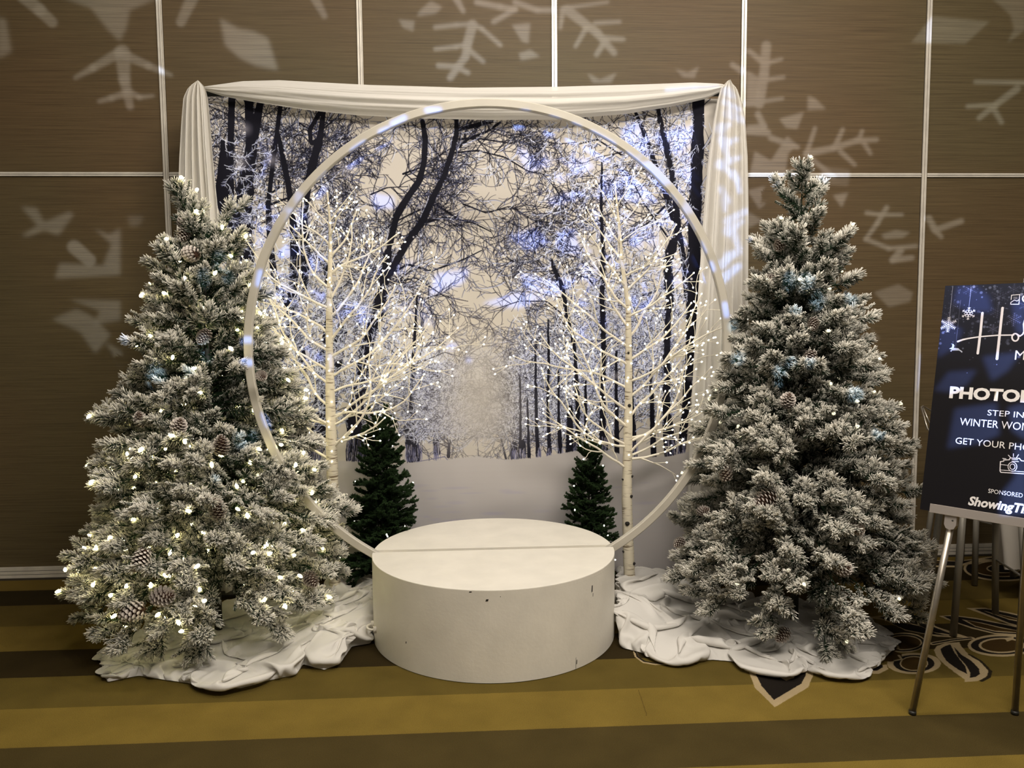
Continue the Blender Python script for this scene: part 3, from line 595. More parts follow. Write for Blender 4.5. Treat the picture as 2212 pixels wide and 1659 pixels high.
# snow field
yy2 = YY/KP
edge = hz0+np.interp(np.arange(W_), *zip(*[(bp_(x, y)[0], bp_(x, y)[1]-hz0) for x, y in [(560,990),(610,1000),(640,1005),(700,992),(760,995),(840,1002),(900,995),(960,990),(1030,984),(1090,992),(1160,986),(1240,972),(1300,970),(1370,985),(1440,985),(1480,975)]]))+rb_.normal(0, .8, W_)
msk = np.clip((YY-edge[None, :])/2, 0, 1)[..., None]
sn = np.array(S(196,192,192))*np.ones_like(pc.a); dk = np.clip((YY-hz0)/(260*KP), 0, 1)[..., None]; sn = sn*(1-.10*dk)
pc.a = pc.a*(1-msk)+sn*msk
for k in range(60):
    x = rb_.uniform(850, 1480); y = rb_.uniform(1040, 1130); xb, yb = bp_(x, y)
    if x < 1020 or rb_.random() < .35: pc.blob(xb, yb, rb_.uniform(8, 30)*KP, rb_.uniform(1.5, 4)*KP, S(176,172,188), rb_.uniform(.2, .55), 1.0)
pc.line([bp_(900,996),(bp_(960,985)),bp_(966,992)], [2,3,2], S(120,120,150), .8)
for k in range(70):     # printed falling flakes
    x = rb_.choice([rb_.uniform(470, 760), rb_.uniform(1300, 1520), rb_.uniform(470, 1520)]); y = rb_.uniform(230, 950); xb, yb = bp_(x, y); r_ = rb_.choice([2, 2, 3, 8, 12])*KP
    pc.blob(xb, yb, r_, r_, S(228,224,230), .9 if r_ < 4 else .42, .7 if r_ < 4 else 1.5)
pim = pc.image('winter_forest_print')
mt, nt, b = mat_new('printed_fabric'); M['print'] = mt; b.inputs['Roughness'].default_value = .75; b.inputs['Specular IOR Level'].default_value = .2
ti = nnode(nt, 'ShaderNodeTexImage'); ti.image = pim; ti.extension = 'EXTEND'; tc = nnode(nt, 'ShaderNodeTexCoord'); nt.links.new(tc.outputs['UV'], ti.inputs[0]); nt.links.new(ti.outputs[0], b.inputs['Base Color'])

def with_uv(o, x0, x1, z0, z1, ax=(0, 2)):
    me = o.data; uv = me.uv_layers.new(name='UVMap'); n = len(me.loops); vi = np.zeros(n, np.int32); me.loops.foreach_get('vertex_index', vi)
    co = np.zeros(len(me.vertices)*3, np.float32); me.vertices.foreach_get('co', co); co = co.reshape(-1, 3)
    u = np.stack([(co[vi, ax[0]]-x0)/(x1-x0), (co[vi, ax[1]]-z0)/(z1-z0)], 1).astype(np.float32); uv.data.foreach_set('uv', u.ravel())
nx, nz = 150, 140; gx = np.linspace(BX0, BX1, nx); gz = np.linspace(BZ0, BZ1, nz)
G = np.zeros((nx, nz, 3))
for i, x in enumerate(gx):
    for j, z in enumerate(gz):
        G[i, j] = (x, YB+.006*math.sin(x*7+z*1.3)+.010*noise.noise(Vector((x*2.2, z*1.2, 3)))+.0035*noise.noise(Vector((x*9, z*5, 1)))*(1.6-z*.3), z)
bd = MB(); bd.grid(G); bo = bd.build('printed_backdrop', M['print'], smooth=True)
with_uv(bo, BX0, BX1, BZ0, BZ1)
tag(bo, 'fabric backdrop printed with a snowy avenue of bare trees behind the white ring', 'backdrop')

# pipe frame that carries the cloths
fr = empty('backdrop_frame', (0, YB-.05, 0), 'dark metal pipe frame holding up the printed forest backdrop and white drapes', 'frame')
zt = 2.862
mb = MB(); mb.tube([(-1.52, 0, zt), (1.50, 0, zt+.02)], .016, 12); mb.build('crossbar', M['dark_metal'], fr)
for x in (-1.50, 1.48):
    mb = MB(); mb.tube([(x, 0, .012), (x, 0, zt)], .019, 12); mb.build('upright', M['dark_metal'], fr)
    mb = MB(); mb.box((x, 0.02, .006), (.34, .30, .012)); mb.build('base_plate', M['dark_metal'], fr, smooth=False, bevel=.002)

# sheer swag over the top
def fold_noise(x, y, s): return noise.noise(Vector((x, y, s)))
def top_swag():
    n, mcount = 120, 44; V = np.zeros((n, mcount, 3))
    topx = [438, 520, 600, 800, 1000, 1200, 1400, 1500, 1560, 1572]; topy = [183, 172, 170, 181, 187, 185, 179, 175, 177, 180]
    botx = [438, 480, 560, 660, 760, 900, 1060, 1200, 1350, 1450, 1530, 1572]; boty = [192, 205, 219, 234, 245, 253, 257, 256, 244, 228, 210, 190]
    for i in range(n):
        t = i/(n-1); x = 438+(1572-438)*t; ty = np.interp(x, topx, topy); by = np.interp(x, botx, boty)
        pt = on_y(x, ty, YB-.10); pb = on_y(x, by, YB-.10); e = math.sin(math.pi*min(1, max(0, t)))**.5
        for j in range(mcount):
            s = j/(mcount-1); z = pt[2]+(pb[2]-pt[2])*s
            bulge = math.sin(math.pi*(s*.85+.08))*.075*(.35+.65*e)
            f = .0035*math.sin(s*22+2.2*math.sin(t*5)+t*3)+.010*fold_noise(t*2.2, s*6, 1)+.004*fold_noise(t*4, s*26, 4)
            f *= (.5+.5*e)
            V[i, j] = (pt[0]+(pb[0]-pt[0])*s, YB-.06-bulge-f, z)
    g = MB(); g.grid(V); return g
sw = top_swag().build('sheer_swag', M['sheer']); tag(sw, 'sheer white fabric swagged along the top of the printed backdrop', 'drape')
def side_drape(outer, inner, label, seed, yoff=.10):
    n, mc = 110, 56; V = np.zeros((n, mc, 3)); oy = [p[1] for p in outer]; ox = [p[0] for p in outer]; iy = [p[1] for p in inner]; ix = [p[0] for p in inner]
    y0, y1 = outer[0][1], outer[-1][1]
    for i in range(n):
        t = i/(n-1); y = y0+(y1-y0)*t**1.15; a = on_y(np.interp(y, oy, ox), y, YB-yoff); b_ = on_y(np.interp(y, iy, ix), y, YB-yoff); wdt = abs(b_[0]-a[0])
        for j in range(mc):
            s = j/(mc-1); amp = .035*min(1, wdt/.16)
            s2 = s+.035*fold_noise(s*4, t*1.2, seed)
            f = amp*(.6*math.sin(s2*31+seed)+.4*math.sin(s2*57+1.7*seed+t*2))+.02*fold_noise(s*3, t*3, seed+5)
            V[i, j] = (a[0]+(b_[0]-a[0])*s, YB-yoff-.02-.03*math.sin(math.pi*s)-f, max(.012, a[2]+(b_[2]-a[2])*s))
    g = MB(); g.grid(V); o = g.build('sheer_drape', M['sheer']); return tag(o, label, 'drape', None)
side_drape([(432,179),(412,192),(402,215),(398,260),(393,340),(390,440),(386,620),(382,800),(380,1000),(378,1272)],
           [(434,179),(447,192),(453,215),(458,260),(465,340),(474,440),(486,620),(498,800),(510,1000),(522,1272)], 'sheer white curtain gathered down beside the snowy tree with pinecones', 1.0)
side_drape([(1572,178),(1590,195),(1600,222),(1607,260),(1612,340),(1614,440),(1615,620),(1616,800),(1617,1000),(1618,1262)],
           [(1568,178),(1553,195),(1545,222),(1538,260),(1527,340),(1518,440),(1505,620),(1494,800),(1484,1000),(1470,1262)], 'sheer white curtain dappled with blue light, falling behind the white ring', 2.3)

# ------------------------------------------------------------------ round plinth in two halves, ring between them
def half_plinth(sign, label):
    rt = empty('half_round_plinth', (CX, CY, 0), label, 'plinth', 'two halves of the round white plinth'); gap = .019
    a0 = math.asin(gap/RP); th = np.linspace(a0, math.pi-a0, 97); th = th if sign > 0 else th+math.pi
    arc = np.stack([RP*np.cos(th), RP*np.sin(th)], 1); n = len(arc)
    mb = MB(); V = []
    for z, r in ((.003, 1.0), (HP-.020, 1.0)): V.append(np.column_stack([arc*r, np.full(n, z)]))
    G = np.stack(V, 1); mb.grid(G)
    yb = sign*gap; mb.add([(arc[0, 0], yb, .003), (arc[-1, 0], yb, .003), (arc[-1, 0], yb, HP-.02), (arc[0, 0], yb, HP-.02)], [(0, 1, 2, 3)])
    sp_ = mb.build('side_panel', M['white_paint'], rt, smooth=True)
    mb = MB(); prof = [(1.0, HP-.0198), (1.0, HP-.003), (.9985, HP-.0005), (.995, HP)]
    rings = [np.column_stack([arc*r, np.full(n, z)]) for r, z in prof]
    mb.grid(np.stack(rings, 1)); top = rings[-1]; c = len(top); mb.add(np.vstack([top, [[0, yb, HP]]]), tris=[(i, i+1, c) for i in range(n-1)])
    mb.add([(arc[0, 0], yb, HP-.0198), (arc[-1, 0], yb, HP-.0198), (arc[-1, 0]*.995, yb, HP), (arc[0, 0]*.995, yb, HP)], [(0, 1, 2, 3)])
    mb.build('top_panel', M['white_paint'], rt, smooth=False)
    for sd in (1, -1):
        an = (-.17 if sd > 0 else math.pi+.27) if sign < 0 else (.30 if sd > 0 else math.pi-.30)
        hb = MB(); zc_ = .092; hr = .024; t_ = np.linspace(0, math.pi, 13); er = np.array([math.cos(an), math.sin(an), 0]); et = np.array([-math.sin(an), math.cos(an), 0])
        pts = [er*(RP+.002+.034*math.sin(q)**.7)+et*(.036*math.cos(q))+np.array([0, 0, zc_]) for q in t_]; hb.tube(pts, .0055, 8)
        for q in (-1, 1): hb.box(er*(RP+.003)+et*(.036*q)+np.array([0, 0, zc_]), (.018, .018, .03), R=np.column_stack([er, et, (0, 0, 1)]))
        hb.build('handle', M['white_paint'], sp_)
    if sign < 0:
        for (px, py, dx, dy, s_) in [(1244,1437,0,14,.8),(1246,1430,1,4,1.6),(1279,1272,3,6,.8),(1281,1285,0,3,1.2),(1016,1279,4,-1,.9),(1052,1297,4,-2,.6),(1081,1289,1,0,.8),(877,1388,2,-2,.6)]:
            d = pray(px, py); o_ = np.array([-CX, -CY, CAMH]); A = d[0]**2+d[1]**2; B = 2*(o_[0]*d[0]+o_[1]*d[1]); C_ = o_[0]**2+o_[1]**2-(RP+.0005)**2; tt = (-B-math.sqrt(B*B-4*A*C_))/(2*A); p = o_+d*tt
            if p[2] < .02: p[2] = .02
            er = np.array([p[0], p[1], 0]); er /= np.linalg.norm(er); et = np.array([-er[1], er[0], 0]); s0 = .0030
            w2, h2 = max(abs(dx), s_)*s0*.6, max(abs(dy), s_)*s0*.9; sk = dx*dy*.1*s0
            cr = MB(); cr.add([p-et*w2+np.array([0, 0, -h2]), p+et*w2*.6+np.array([0, 0, -h2*.8]), p+et*w2+np.array([0, 0, h2]), p-et*w2*.5+np.array([0, 0, h2*.9])], [(0, 1, 2, 3)]); cr.build('paint_chip', M['dark_metal'], sp_, smooth=False)
half_plinth(-1, 'front half of the round white plinth, its chipped curved side facing out')
half_plinth(1, 'back half of the round white plinth, behind the joint line across the top')
def hoop():
    R_, ZC = 1.212, 1.432; n = 220; t = .040; d_ = .034; prof = []
    rr = [(R_-.004, -d_/2), (R_, -d_/2+.004), (R_, d_/2-.004), (R_-.004, d_/2), (R_-t+.004, d_/2), (R_-t, d_/2-.004), (R_-t, -d_/2+.004), (R_-t+.004, -d_/2)]
    G = np.zeros((n, len(rr)+1, 3))
    for i in range(n):
        a = 2*math.pi*i/n
        for j, (r, y) in enumerate(rr+[rr[0]]): G[i, j] = (r*math.cos(a), y, r*math.sin(a))
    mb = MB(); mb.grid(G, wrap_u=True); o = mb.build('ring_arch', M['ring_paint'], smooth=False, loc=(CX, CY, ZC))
    tag(o, 'tall white hoop standing in the slot between the two plinth halves', 'ring')
hoop()

# ------------------------------------------------------------------ bunched white cloths on the floor
def heap(front, back, bumps, label, seed, nu=190, nv=84, comp=.54, steps=210):
    """a sheet of cloth with more length than the patch of floor it covers, left to buckle and settle"""
    rg = np.random.default_rng(seed)
    def curve(pts, n):
        P = np.array([on_floor(*p)[:2] for p in pts]); d = np.r_[0, np.cumsum(np.linalg.norm(np.diff(P, axis=0), axis=1))]; t = np.linspace(0, d[-1], n)
        return np.stack([np.interp(t, d, P[:, 0]), np.interp(t, d, P[:, 1])], 1)
    A, B = curve(front, nu), curve(back, nu); v = np.linspace(0, 1, nv)[None, :, None]; XY = A[:, None]*(1-v)+B[:, None]*v
    X = np.zeros((nu, nv, 3)); X[..., :2] = XY
    base = np.zeros((nu, nv)); Wt = np.full((nu, nv), 1e-6)
    bq = [(on_floor(px, py), hh, sg) for px, py, hh, sg in bumps]
    def support(P):
        H = np.zeros(P.shape[:-1]); W_ = np.full(P.shape[:-1], 1e-6)
        for q, hh, sg in bq:
            w_ = np.exp(-((P[..., 0]-q[0])**2+(P[..., 1]-q[1])**2)/(2*sg*sg)); H += w_*hh; W_ += w_
        return H/W_*np.clip(W_*2.5, 0, 1)
    eu = np.minimum(np.arange(nu), np.arange(nu)[::-1])/nu; ev = np.minimum(np.arange(nv), np.arange(nv)[::-1])/nv
    edge = np.clip(np.minimum(eu[:, None]/.04, ev[None, :]/.10), 0, 1); edge = np.sqrt(1-(1-edge)**2)
    nz = np.zeros((nu, nv, 3))
    for i in range(nu):
        for j in range(nv):
            p = Vector((XY[i, j, 0], XY[i, j, 1], seed)); a = noise.noise(p*5.5); b_ = noise.noise(p*5.5+Vector((9, 3, 0))); c = noise.noise(p*10+Vector((1, 7, 2)))
            nz[i, j] = (a, b_, c)
    X[..., :2] += nz[..., :2]*.035*edge[..., None]; X[..., 2] = .006+edge*(support(X)*.9+.030*np.clip(nz[..., 2]+.25, 0, 1)+.012*rg.random((nu, nv)))
    pin = np.zeros((nu, nv), bool); pin[0] = pin[-1] = True; pin[:, 0] = pin[:, -1] = True
    P0 = X.copy(); P0[..., 2] = .005; X[pin] = P0[pin]
    def rest(di, dj):
        D = XY[di:, dj:]-XY[:nu-di, :nv-dj] if dj >= 0 else XY[di:, :dj]-XY[:nu-di, -dj:]
        return np.linalg.norm(D, axis=-1)/comp
    cons = [(1, 0, 1.0), (0, 1, 1.0), (1, 1, .45), (1, -1, .45), (2, 0, .10), (0, 2, .10), (3, 0, .04), (0, 3, .04)]
    R0 = [(di, dj, k, rest(di, dj)) for di, dj, k in cons]; Vv = np.zeros_like(X); dt = .012
    for st in range(steps):
        Vv[..., 2] -= 9.8*dt*.5; Vv *= .93; Pn = X+Vv*dt; Pn[pin] = P0[pin]
        for it in range(5):
            for di, dj, k, L0 in R0:
                for par in ((0, 1) if max(di, abs(dj)) == 1 else (None,)):
                    if dj >= 0: a, b_ = Pn[:nu-di, :nv-dj], Pn[di:, dj:]
                    else: a, b_ = Pn[:nu-di, -dj:], Pn[di:, :dj]
                    if par is None: a_, b2, l0, kk = a, b_, L0, k*.5
                    elif di: a_, b2, l0, kk = a[par::2], b_[par::2], L0[par::2], k
                    else: a_, b2, l0, kk = a[:, par::2], b_[:, par::2], L0[:, par::2], k
                    D = b2-a_; ln = np.linalg.norm(D, axis=-1)+1e-9; g_ = (ln-l0)/ln; g_ = np.where(g_ > 0, g_, g_*.55); c = (D*(g_*.5*kk)[..., None])
                    a_ += c; b2 -= c
            fl_ = .004+edge*support(Pn)*.75; Pn[..., 2] = np.maximum(Pn[..., 2], fl_); Pn[pin] = P0[pin]
        Vv = np.clip((Pn-X)/dt, -1.2, 1.2); X = Pn
    mb = MB(); mb.grid(X); o = mb.build('draped_cloth', M['heap']); tag(o, label, 'cloth')
    sm = o.modifiers.new('smooth', 'SMOOTH'); sm.iterations = 1; sm.factor = .4
    sb = o.modifiers.new('subdivision', 'SUBSURF'); sb.levels = 1; sb.render_levels = 1
    return o
heap([(215,1425),(232,1476),(300,1462),(360,1472),(440,1483),(520,1490),(575,1474),(640,1460),(655,1438),(700,1450),(735,1436),(760,1400),(800,1392),(808,1376)],
     [(236,1400),(258,1390),(300,1370),(400,1320),(560,1300),(700,1288),(775,1272),(806,1276),(808,1300)],
     [(300,1440,.02,.10),(420,1450,.02,.14),(520,1462,.04,.12),(600,1420,.03,.10),(690,1410,.12,.10),(740,1370,.16,.09),(790,1330,.20,.09),(700,1330,.08,.12),(450,1370,.02,.2),(770,1285,.14,.1)],
     'white cloth bunched on the carpet under the snowy tree whose lights glow', 3)
heap([(1336,1380),(1345,1402),(1430,1424),(1475,1432),(1540,1428),(1588,1432),(1612,1452),(1690,1462),(1742,1452),(1800,1464),(1855,1462),(1892,1444),(1932,1402)],
     [(1338,1300),(1340,1255),(1400,1236),(1480,1262),(1600,1290),(1740,1310),(1835,1330),(1905,1362),(1930,1396)],
     [(1360,1360,.20,.09),(1400,1300,.15,.12),(1370,1270,.10,.1),(1450,1380,.06,.12),(1560,1400,.03,.12),(1700,1430,.02,.12),(1780,1440,.02,.12),(1880,1410,.04,.10),(1800,1370,.02,.15),(1600,1330,.03,.2)],
     'white cloth bunched on the carpet under the snowy tree next to the easel', 8)

# ------------------------------------------------------------------ evergreen branches
def needles(mb, base, dr, ln, r, f0, f1):
    n = len(base); dr = dr/np.linalg.norm(dr, axis=1)[:, None]; a = np.where(np.abs(dr[:, 2:3]) < .9, [[0, 0, 1.0]], [[1.0, 0, 0]])
    N = np.cross(dr, a); N /= np.linalg.norm(N, axis=1)[:, None]; B = np.cross(dr, N); r = np.broadcast_to(r, (n,)); V = np.zeros((n, 7, 3)); ln = np.broadcast_to(ln, (n,))
    for k in range(3):
        th = k*2*math.pi/3; o = math.cos(th)*N+math.sin(th)*B; V[:, k] = base+o*(r*.7)[:, None]; V[:, 3+k] = base+dr*(ln*.86)[:, None]+o*r[:, None]
    V[:, 6] = base+dr*ln[:, None]; off = (np.arange(n)*7)[:, None]
    Q = np.concatenate([off+np.array([[k, (k+1) % 3, 3+(k+1) % 3, 3+k]]) for k in range(3)]); T = np.concatenate([off+np.array([[3+k, 3+(k+1) % 3, 6]]) for k in range(3)])
    C = np.zeros((n, 7)); C[:, :3] = np.asarray(f0)[:, None] if np.ndim(f0) else f0; C[:, 3:] = np.asarray(f1)[:, None] if np.ndim(f1) else f1
    mb.add(V.reshape(-1, 3), Q, T, 0, C.ravel())
def sprig(mb, p0, d, L, kind, fl_, rg):
    d = d/np.linalg.norm(d); p1 = p0+d*L
    if kind == 'pine': n, nl, nr, t0, t1 = int(82*L/.15)+12, .047, .0021, 1.0, .38
    elif kind == 'pe': n, nl, nr, t0, t1 = int(130*L/.15)+10, .020, .0024, .95, .5
    else: n, nl, nr, t0, t1 = int(230*L/.15)+8, .018, .0016, 1.0, .55
    t = rg.random(n)**.8; az = rg.random(n)*2*math.pi; a = np.array([0, 0, 1.0]) if abs(d[2]) < .9 else np.array([1.0, 0, 0]); N = np.cross(d, a); N /= np.linalg.norm(N); B = np.cross(d, N)
    til = t0+(t1-t0)*t**2+rg.normal(0, .12, n)
    flat = 1.0 if kind != 'fir' else .6
    ND = np.cos(til)[:, None]*d+np.sin(til)[:, None]*(np.cos(az)[:, None]*N+np.sin(az)[:, None]*B*flat)
    base = p0+d*(L*t)[:, None]; up = np.clip(ND[:, 2], -1, 1)
    f1 = np.clip(fl_+.30*up+.15*t+rg.normal(0, .14, n), 0, 1.1); f0 = np.clip(f1-.65, 0, 1)
    needles(mb, base, ND, nl*(1-.25*t)*rg.uniform(.8, 1.15, n), nr*(1.0+.25*np.clip(f1-.5, 0, 1)), f0, f1)
    mb.tube([p0, p1], [.0022, .0015], 4, 0, False, .1)
    return p1+d*nl*.5
def branch_mesh(L, kind, seed, flock=.62):
    rg = np.random.default_rng(seed); mb = MB(); tips = []
    def cen(t): return np.array([L*t, .03*L*math.sin(3*t+seed), -.10*L*t*t+.06*L*math.sin(math.pi*t)])
    mb.tube([cen(t) for t in np.linspace(0, 1, 7)], np.linspace(.0045, .002, 7), 5, 0, False, .05)
    sp = .040 if kind != 'fir' else .026; n = max(3, int(L*.85/sp)); tw = (.15 if kind != 'fir' else .085); tw = min(tw, L*.75)
    for i in range(n):
        t = .16+.84*(i+rg.uniform(-.3, .3))/n; t = min(1, max(.1, t)); p = cen(t); sd = 1 if i % 2 else -1
        an = sd*(rg.uniform(.5, 1.15)*(1-.45*t)); el = rg.normal(.12, .38); d = np.array([math.cos(an)*math.cos(el), math.sin(an)*math.cos(el), math.sin(el)])
        l = tw*rg.uniform(.6, 1.15)*(1-.25*t); kd = kind if kind == 'fir' else ('pine' if rg.random() < .66 else 'pe'); fl_ = flock*(.22+.78*min(1, t*1.15)) if kind != 'fir' else flock
        q = sprig(mb, p, d, l, kd, fl_+rg.normal(0, .05), rg); tips.append(q)
        if rg.random() < (.8 if kind != 'fir' else .5):
            an2 = an-sd*rg.uniform(.4, .9); el2 = el+rg.normal(.1, .4); d2 = np.array([math.cos(an2)*math.cos(el2), math.sin(an2)*math.cos(el2), math.sin(el2)])
            q = sprig(mb, p+d*l*.35, d2, l*rg.uniform(.5, .8), kd, fl_+.05, rg); tips.append(q)
    for an in (0, .35, -.35):
        q = sprig(mb, cen(.93), np.array([math.cos(an), math.sin(an), rg.normal(.08, .15)]), tw*.65, 'fir' if kind == 'fir' else 'pine', flock+.05, rg); tips.append(q)
    return mb, np.array(tips)
def make_lib(kind, sizes, nv, flock, mat, seed):
    lib = []
    for s in sizes:
        for v in range(nv):
            mb, tips = branch_mesh(s, kind, seed+len(lib), flock); lib.append((s, mb, mb.mesh('branch', mat, True, True), tips))
    return lib
LIBF = make_lib('pine', (.12, .20, .30, .42, .56, .70), 2, .55, M['flock'], 100)
LIBG = make_lib('fir', (.10, .17, .25), 2, .45, M['fir'], 300)
def cone_mesh():
    mb = MB(); n = 78; L = .078; g = 2.39996
    mb.tube([(0, 0, -L*.45), (0, 0, -L*.2), (0, 0, L*.2), (0, 0, L*.46)], [.006, .016, .014, .004], 8, 0, True, .0)
    for i in range(n):
        t = (i+.5)/n; z = -L*.48+L*.96*t; rp = .031*math.sin(math.pi*min(1, (t*.82+.17)))**.65; a = i*g; er = np.array([math.cos(a), math.sin(a), 0]); et = np.array([-math.sin(a), math.cos(a), 0]); up = np.array([0, 0, 1.0])
        b0 = er*rp*.35+up*z; w = .0062*(.6+.6*math.sin(math.pi*t)); tip = er*rp+up*(z+.0035); mid = er*rp*.8+up*(z+.001)
        V = [b0-et*w*.4, b0+et*w*.4, mid+et*w, mid-et*w, tip+et*w*.45+up*.001, tip-et*w*.45+up*.001, mid-up*.0035]
        mb.add(V, [(0, 1, 2, 3), (3, 2, 4, 5)], [(3, 6, 5), (6, 2, 4), (6, 4, 5), (0, 6, 3), (1, 2, 6)], 0, [.0, .0, .55, .55, .95, .95, .35])
    return mb.mesh('pinecone', M['cone'], False, True)
CONE = cone_mesh()
def bulb_mesh(r, L, mat):
    mb = MB(); pr = [(0, -.5), (.75, -.35), (1, -.05), (.8, .2), (.35, .42), (0, .5)]; G = np.zeros((8, len(pr), 3))
    for i in range(8):
        a = i*math.pi/4
        for j, (x, z) in enumerate(pr): G[i, j] = (r*x*math.cos(a), r*x*math.sin(a), L*z)
    mb.grid(G, wrap_u=True); return mb, mb.mesh('light_bulb', mat, True)
BULB = {k: bulb_mesh(*a) for k, a in dict(c9=(.0080, .028, M['bulb']), dim=(.0078, .021, M['bulb_dim']), mini=(.0042, .011, M['bulb_small']), led=(.0046, .012, M['led'])).items()}
def rotm(d, roll=0):
    d = Vector(d).normalized(); return (d.to_track_quat('Z', 'Y').to_matrix().to_4x4()) @ Matrix.Rotation(roll, 4, 'Z')
def place_bulbs(root, pts, dirs, key, org, cap=100):
    order = sorted(range(len(pts)), key=lambda i: pts[i][1]+org[1])
    mb0, me0 = BULB[key]; rest = MB(); V0 = np.vstack(mb0.v); Q0 = np.vstack(mb0.q)
    for k, i in enumerate(order):
        Mt = Matrix.Translation(Vector(pts[i])) @ rotm(dirs[i])
        if k < cap: inst(me0, 'light_bulb', root, Mt)
        else: R3 = np.array(Mt)[:3]; rest.add(V0@R3[:, :3].T+R3[:, 3], Q0)
    if len(order) > cap:
        o = rest.build('light_bulb', me0.materials[0], root); o['kind'] = 'stuff'
def evergreen(name, label, org, prof, H, lib, nb, mat, seed, pitch, cat='tree', cap=100, zr=(.3, 1.95), extra=(), keepout=None):
    """prof: (height, radius) pairs of the outline"""
    rg = np.random.default_rng(seed); root = empty(name, org, label, cat); zs, rs = zip(*prof)
    tr = MB(); lean = [(0, 0, 0), (0, 0, H*.5), (0, 0, H*.94)]; tr.tube(lean, [.020 if H > 1.5 else .011, .015 if H > 1.5 else .008, .005], 10); tr.build('trunk', M['bark_dark'], root)
    zz = np.linspace(zr[0], zr[1], 400); dens = np.interp(zz, zs, rs)**.8+.03; cum = np.cumsum(dens); cum /= cum[-1]
    items = []
    for i in range(nb):
        z = np.interp((i+.5)/nb, cum, zz)+rg.normal(0, .02); az = i*2.39996+rg.normal(0, .15); R_ = np.interp(z, zs, rs)*rg.uniform(.86, 1.07)
        if keepout is not None:
            az = (az+math.pi) % (2*math.pi)-math.pi; lim = keepout(z)
            if lim is not None and az < .22 and math.cos(az)*R_ > lim: az = min(2.6, max(.30, -az)) if az < -.2 else az+.45
        items.append((z, az, R_, np.interp((z-zr[0])/(zr[1]-zr[0]), *pitch)+rg.normal(0, .09)))
    for i in range(int(nb*.22)):
        z = zr[0]+.1+(zr[1]-zr[0]-.1)*(i+.5)/int(nb*.22); items.append((z, i*2.39996+1.3, max(.09, np.interp(z, zs, rs)*rg.uniform(.42, .62)), .25+rg.normal(0, .2)))
    for e_ in extra: items.append(e_)
    out = []
    for (z, az, R_, pt) in items:
        s, mb, me, tips = min(lib, key=lambda l: abs(l[0]-R_/max(.35, math.cos(pt)))+rg.random()*.03); sc = R_/max(.35, math.cos(pt))/(s*1.06+.02)
        sc = min(1.5, max(.6, sc)); drop = R_*math.tan(min(1.2, max(-.6, pt)))*.8
        Mt = Matrix.Translation((0, 0, z-drop*.5)) @ Matrix.Rotation(az, 4, 'Z') @ Matrix.Rotation(-pt, 4, 'Y') @ Matrix.Rotation(rg.normal(0, .25), 4, 'X') @ Matrix.Scale(sc, 4)
        out.append((math.sin(az)*R_, Mt, me, mb, tips))
    out.sort(key=lambda t: t[0]); rest = MB(); T = []; TD = []
    for k, (_, Mt, me, mb, tips) in enumerate(out):
        A = np.array(Mt)
        tw_ = tips@A[:3, :3].T+A[:3, 3]; T.append(tw_)
        if k < cap: inst(me, 'branch', root, Mt)
        else:
            V0 = np.vstack(mb.v); rest.add(V0@A[:3, :3].T+A[:3, 3], np.vstack(mb.q), np.vstack(mb.t) if mb.t else None, 0, np.concatenate(mb.c))
    if len(out) > cap:
        o = rest.build('branch', mat, root, attr=True); o['kind'] = 'stuff'
    return root, np.vstack(T)
def ring_pts(T, org, n, rg, rmin=0):
    rr = np.hypot(T[:, 0], T[:, 1]); k = rg.permutation(len(T)); ch = []
    for i in k:
        if len(ch) >= n: break
        if T[i, 2] < .08: continue
        if all(((T[i]-T[j])**2).sum() > .0036 for j in ch): ch.append(i)
    return ch
def cones(root, org, pts, profz, profr, seed):
    rg = np.random.default_rng(seed)
    for (px, py, s) in pts:
        # put the cone on the front of the crown: march the sight line to the outline surface
        d = pray(px, py); best = None
        for Y in np.linspace(org[1]-.75, org[1]+.1, 120):
            p = CAM+d*(Y/d[1]); r_ = math.hypot(p[0]-org[0], p[1]-org[1])
            if r_ <= np.interp(p[2], profz, profr)*.93: best = p; break
        if best is None: best = CAM+d*(org[1]/d[1])
        ax = Vector((rg.normal(0, 1), -.55+rg.normal(0, .3), rg.normal(.1, .7)))
        inst(CONE, 'pinecone', root, Matrix.Translation(Vector(best-np.array(org))) @ rotm(ax, rg.uniform(0, 6)) @ Matrix.Scale(s*1.12, 4))
OL = np.array([-1.306, 3.875, 0.0]); PL = [(.06,.30),(.15,.52),(.28,.66),(.45,.66),(.62,.63),(.85,.54),(1.05,.49),(1.25,.395),(1.5,.31),(1.7,.235),(1.85,.18),(2.0,.13),(2.12,.085),(2.2,.02)]
def ring_side(z):
    if z < .90: return None
    return CX-math.sqrt(max(0, 1.212**2-(z-1.432)**2))-(-1.306)-.10
rl, TL = evergreen('snowy_christmas_tree', 'snow-flocked fir tree with glowing yellow lights and pinecones, left of the white ring', OL, PL, 2.12, LIBF, 215, M['flock'], 21,
    ((0, .35, .75, 1), (-.22, .02, .22, .8)), extra=[(.30,-1.45,.52,-.55),(.34,-2.3,.62,-.38),(.30,-.75,.60,-.40),(.28,-1.9,.50,-.5),(.36,2.85,.72,-.10),(.32,-2.75,.66,-.28),(.30,-.2,.62,-.2),(2.04,.5,.18,.9),(2.05,2.2,.13,1.1),(2.03,4.2,.13,1.15),(1.1,3.05,.60,.12),(.62,.1,.72,.05)], keepout=ring_side)
rg = np.random.default_rng(5); ch = ring_pts(TL, OL, 330, rg)
place_bulbs(rl, [TL[i] for i in ch], [(TL[i][0]+rg.normal(0, .4), TL[i][1]+rg.normal(0, .4), rg.normal(0, .6)) for i in ch], 'c9', OL)
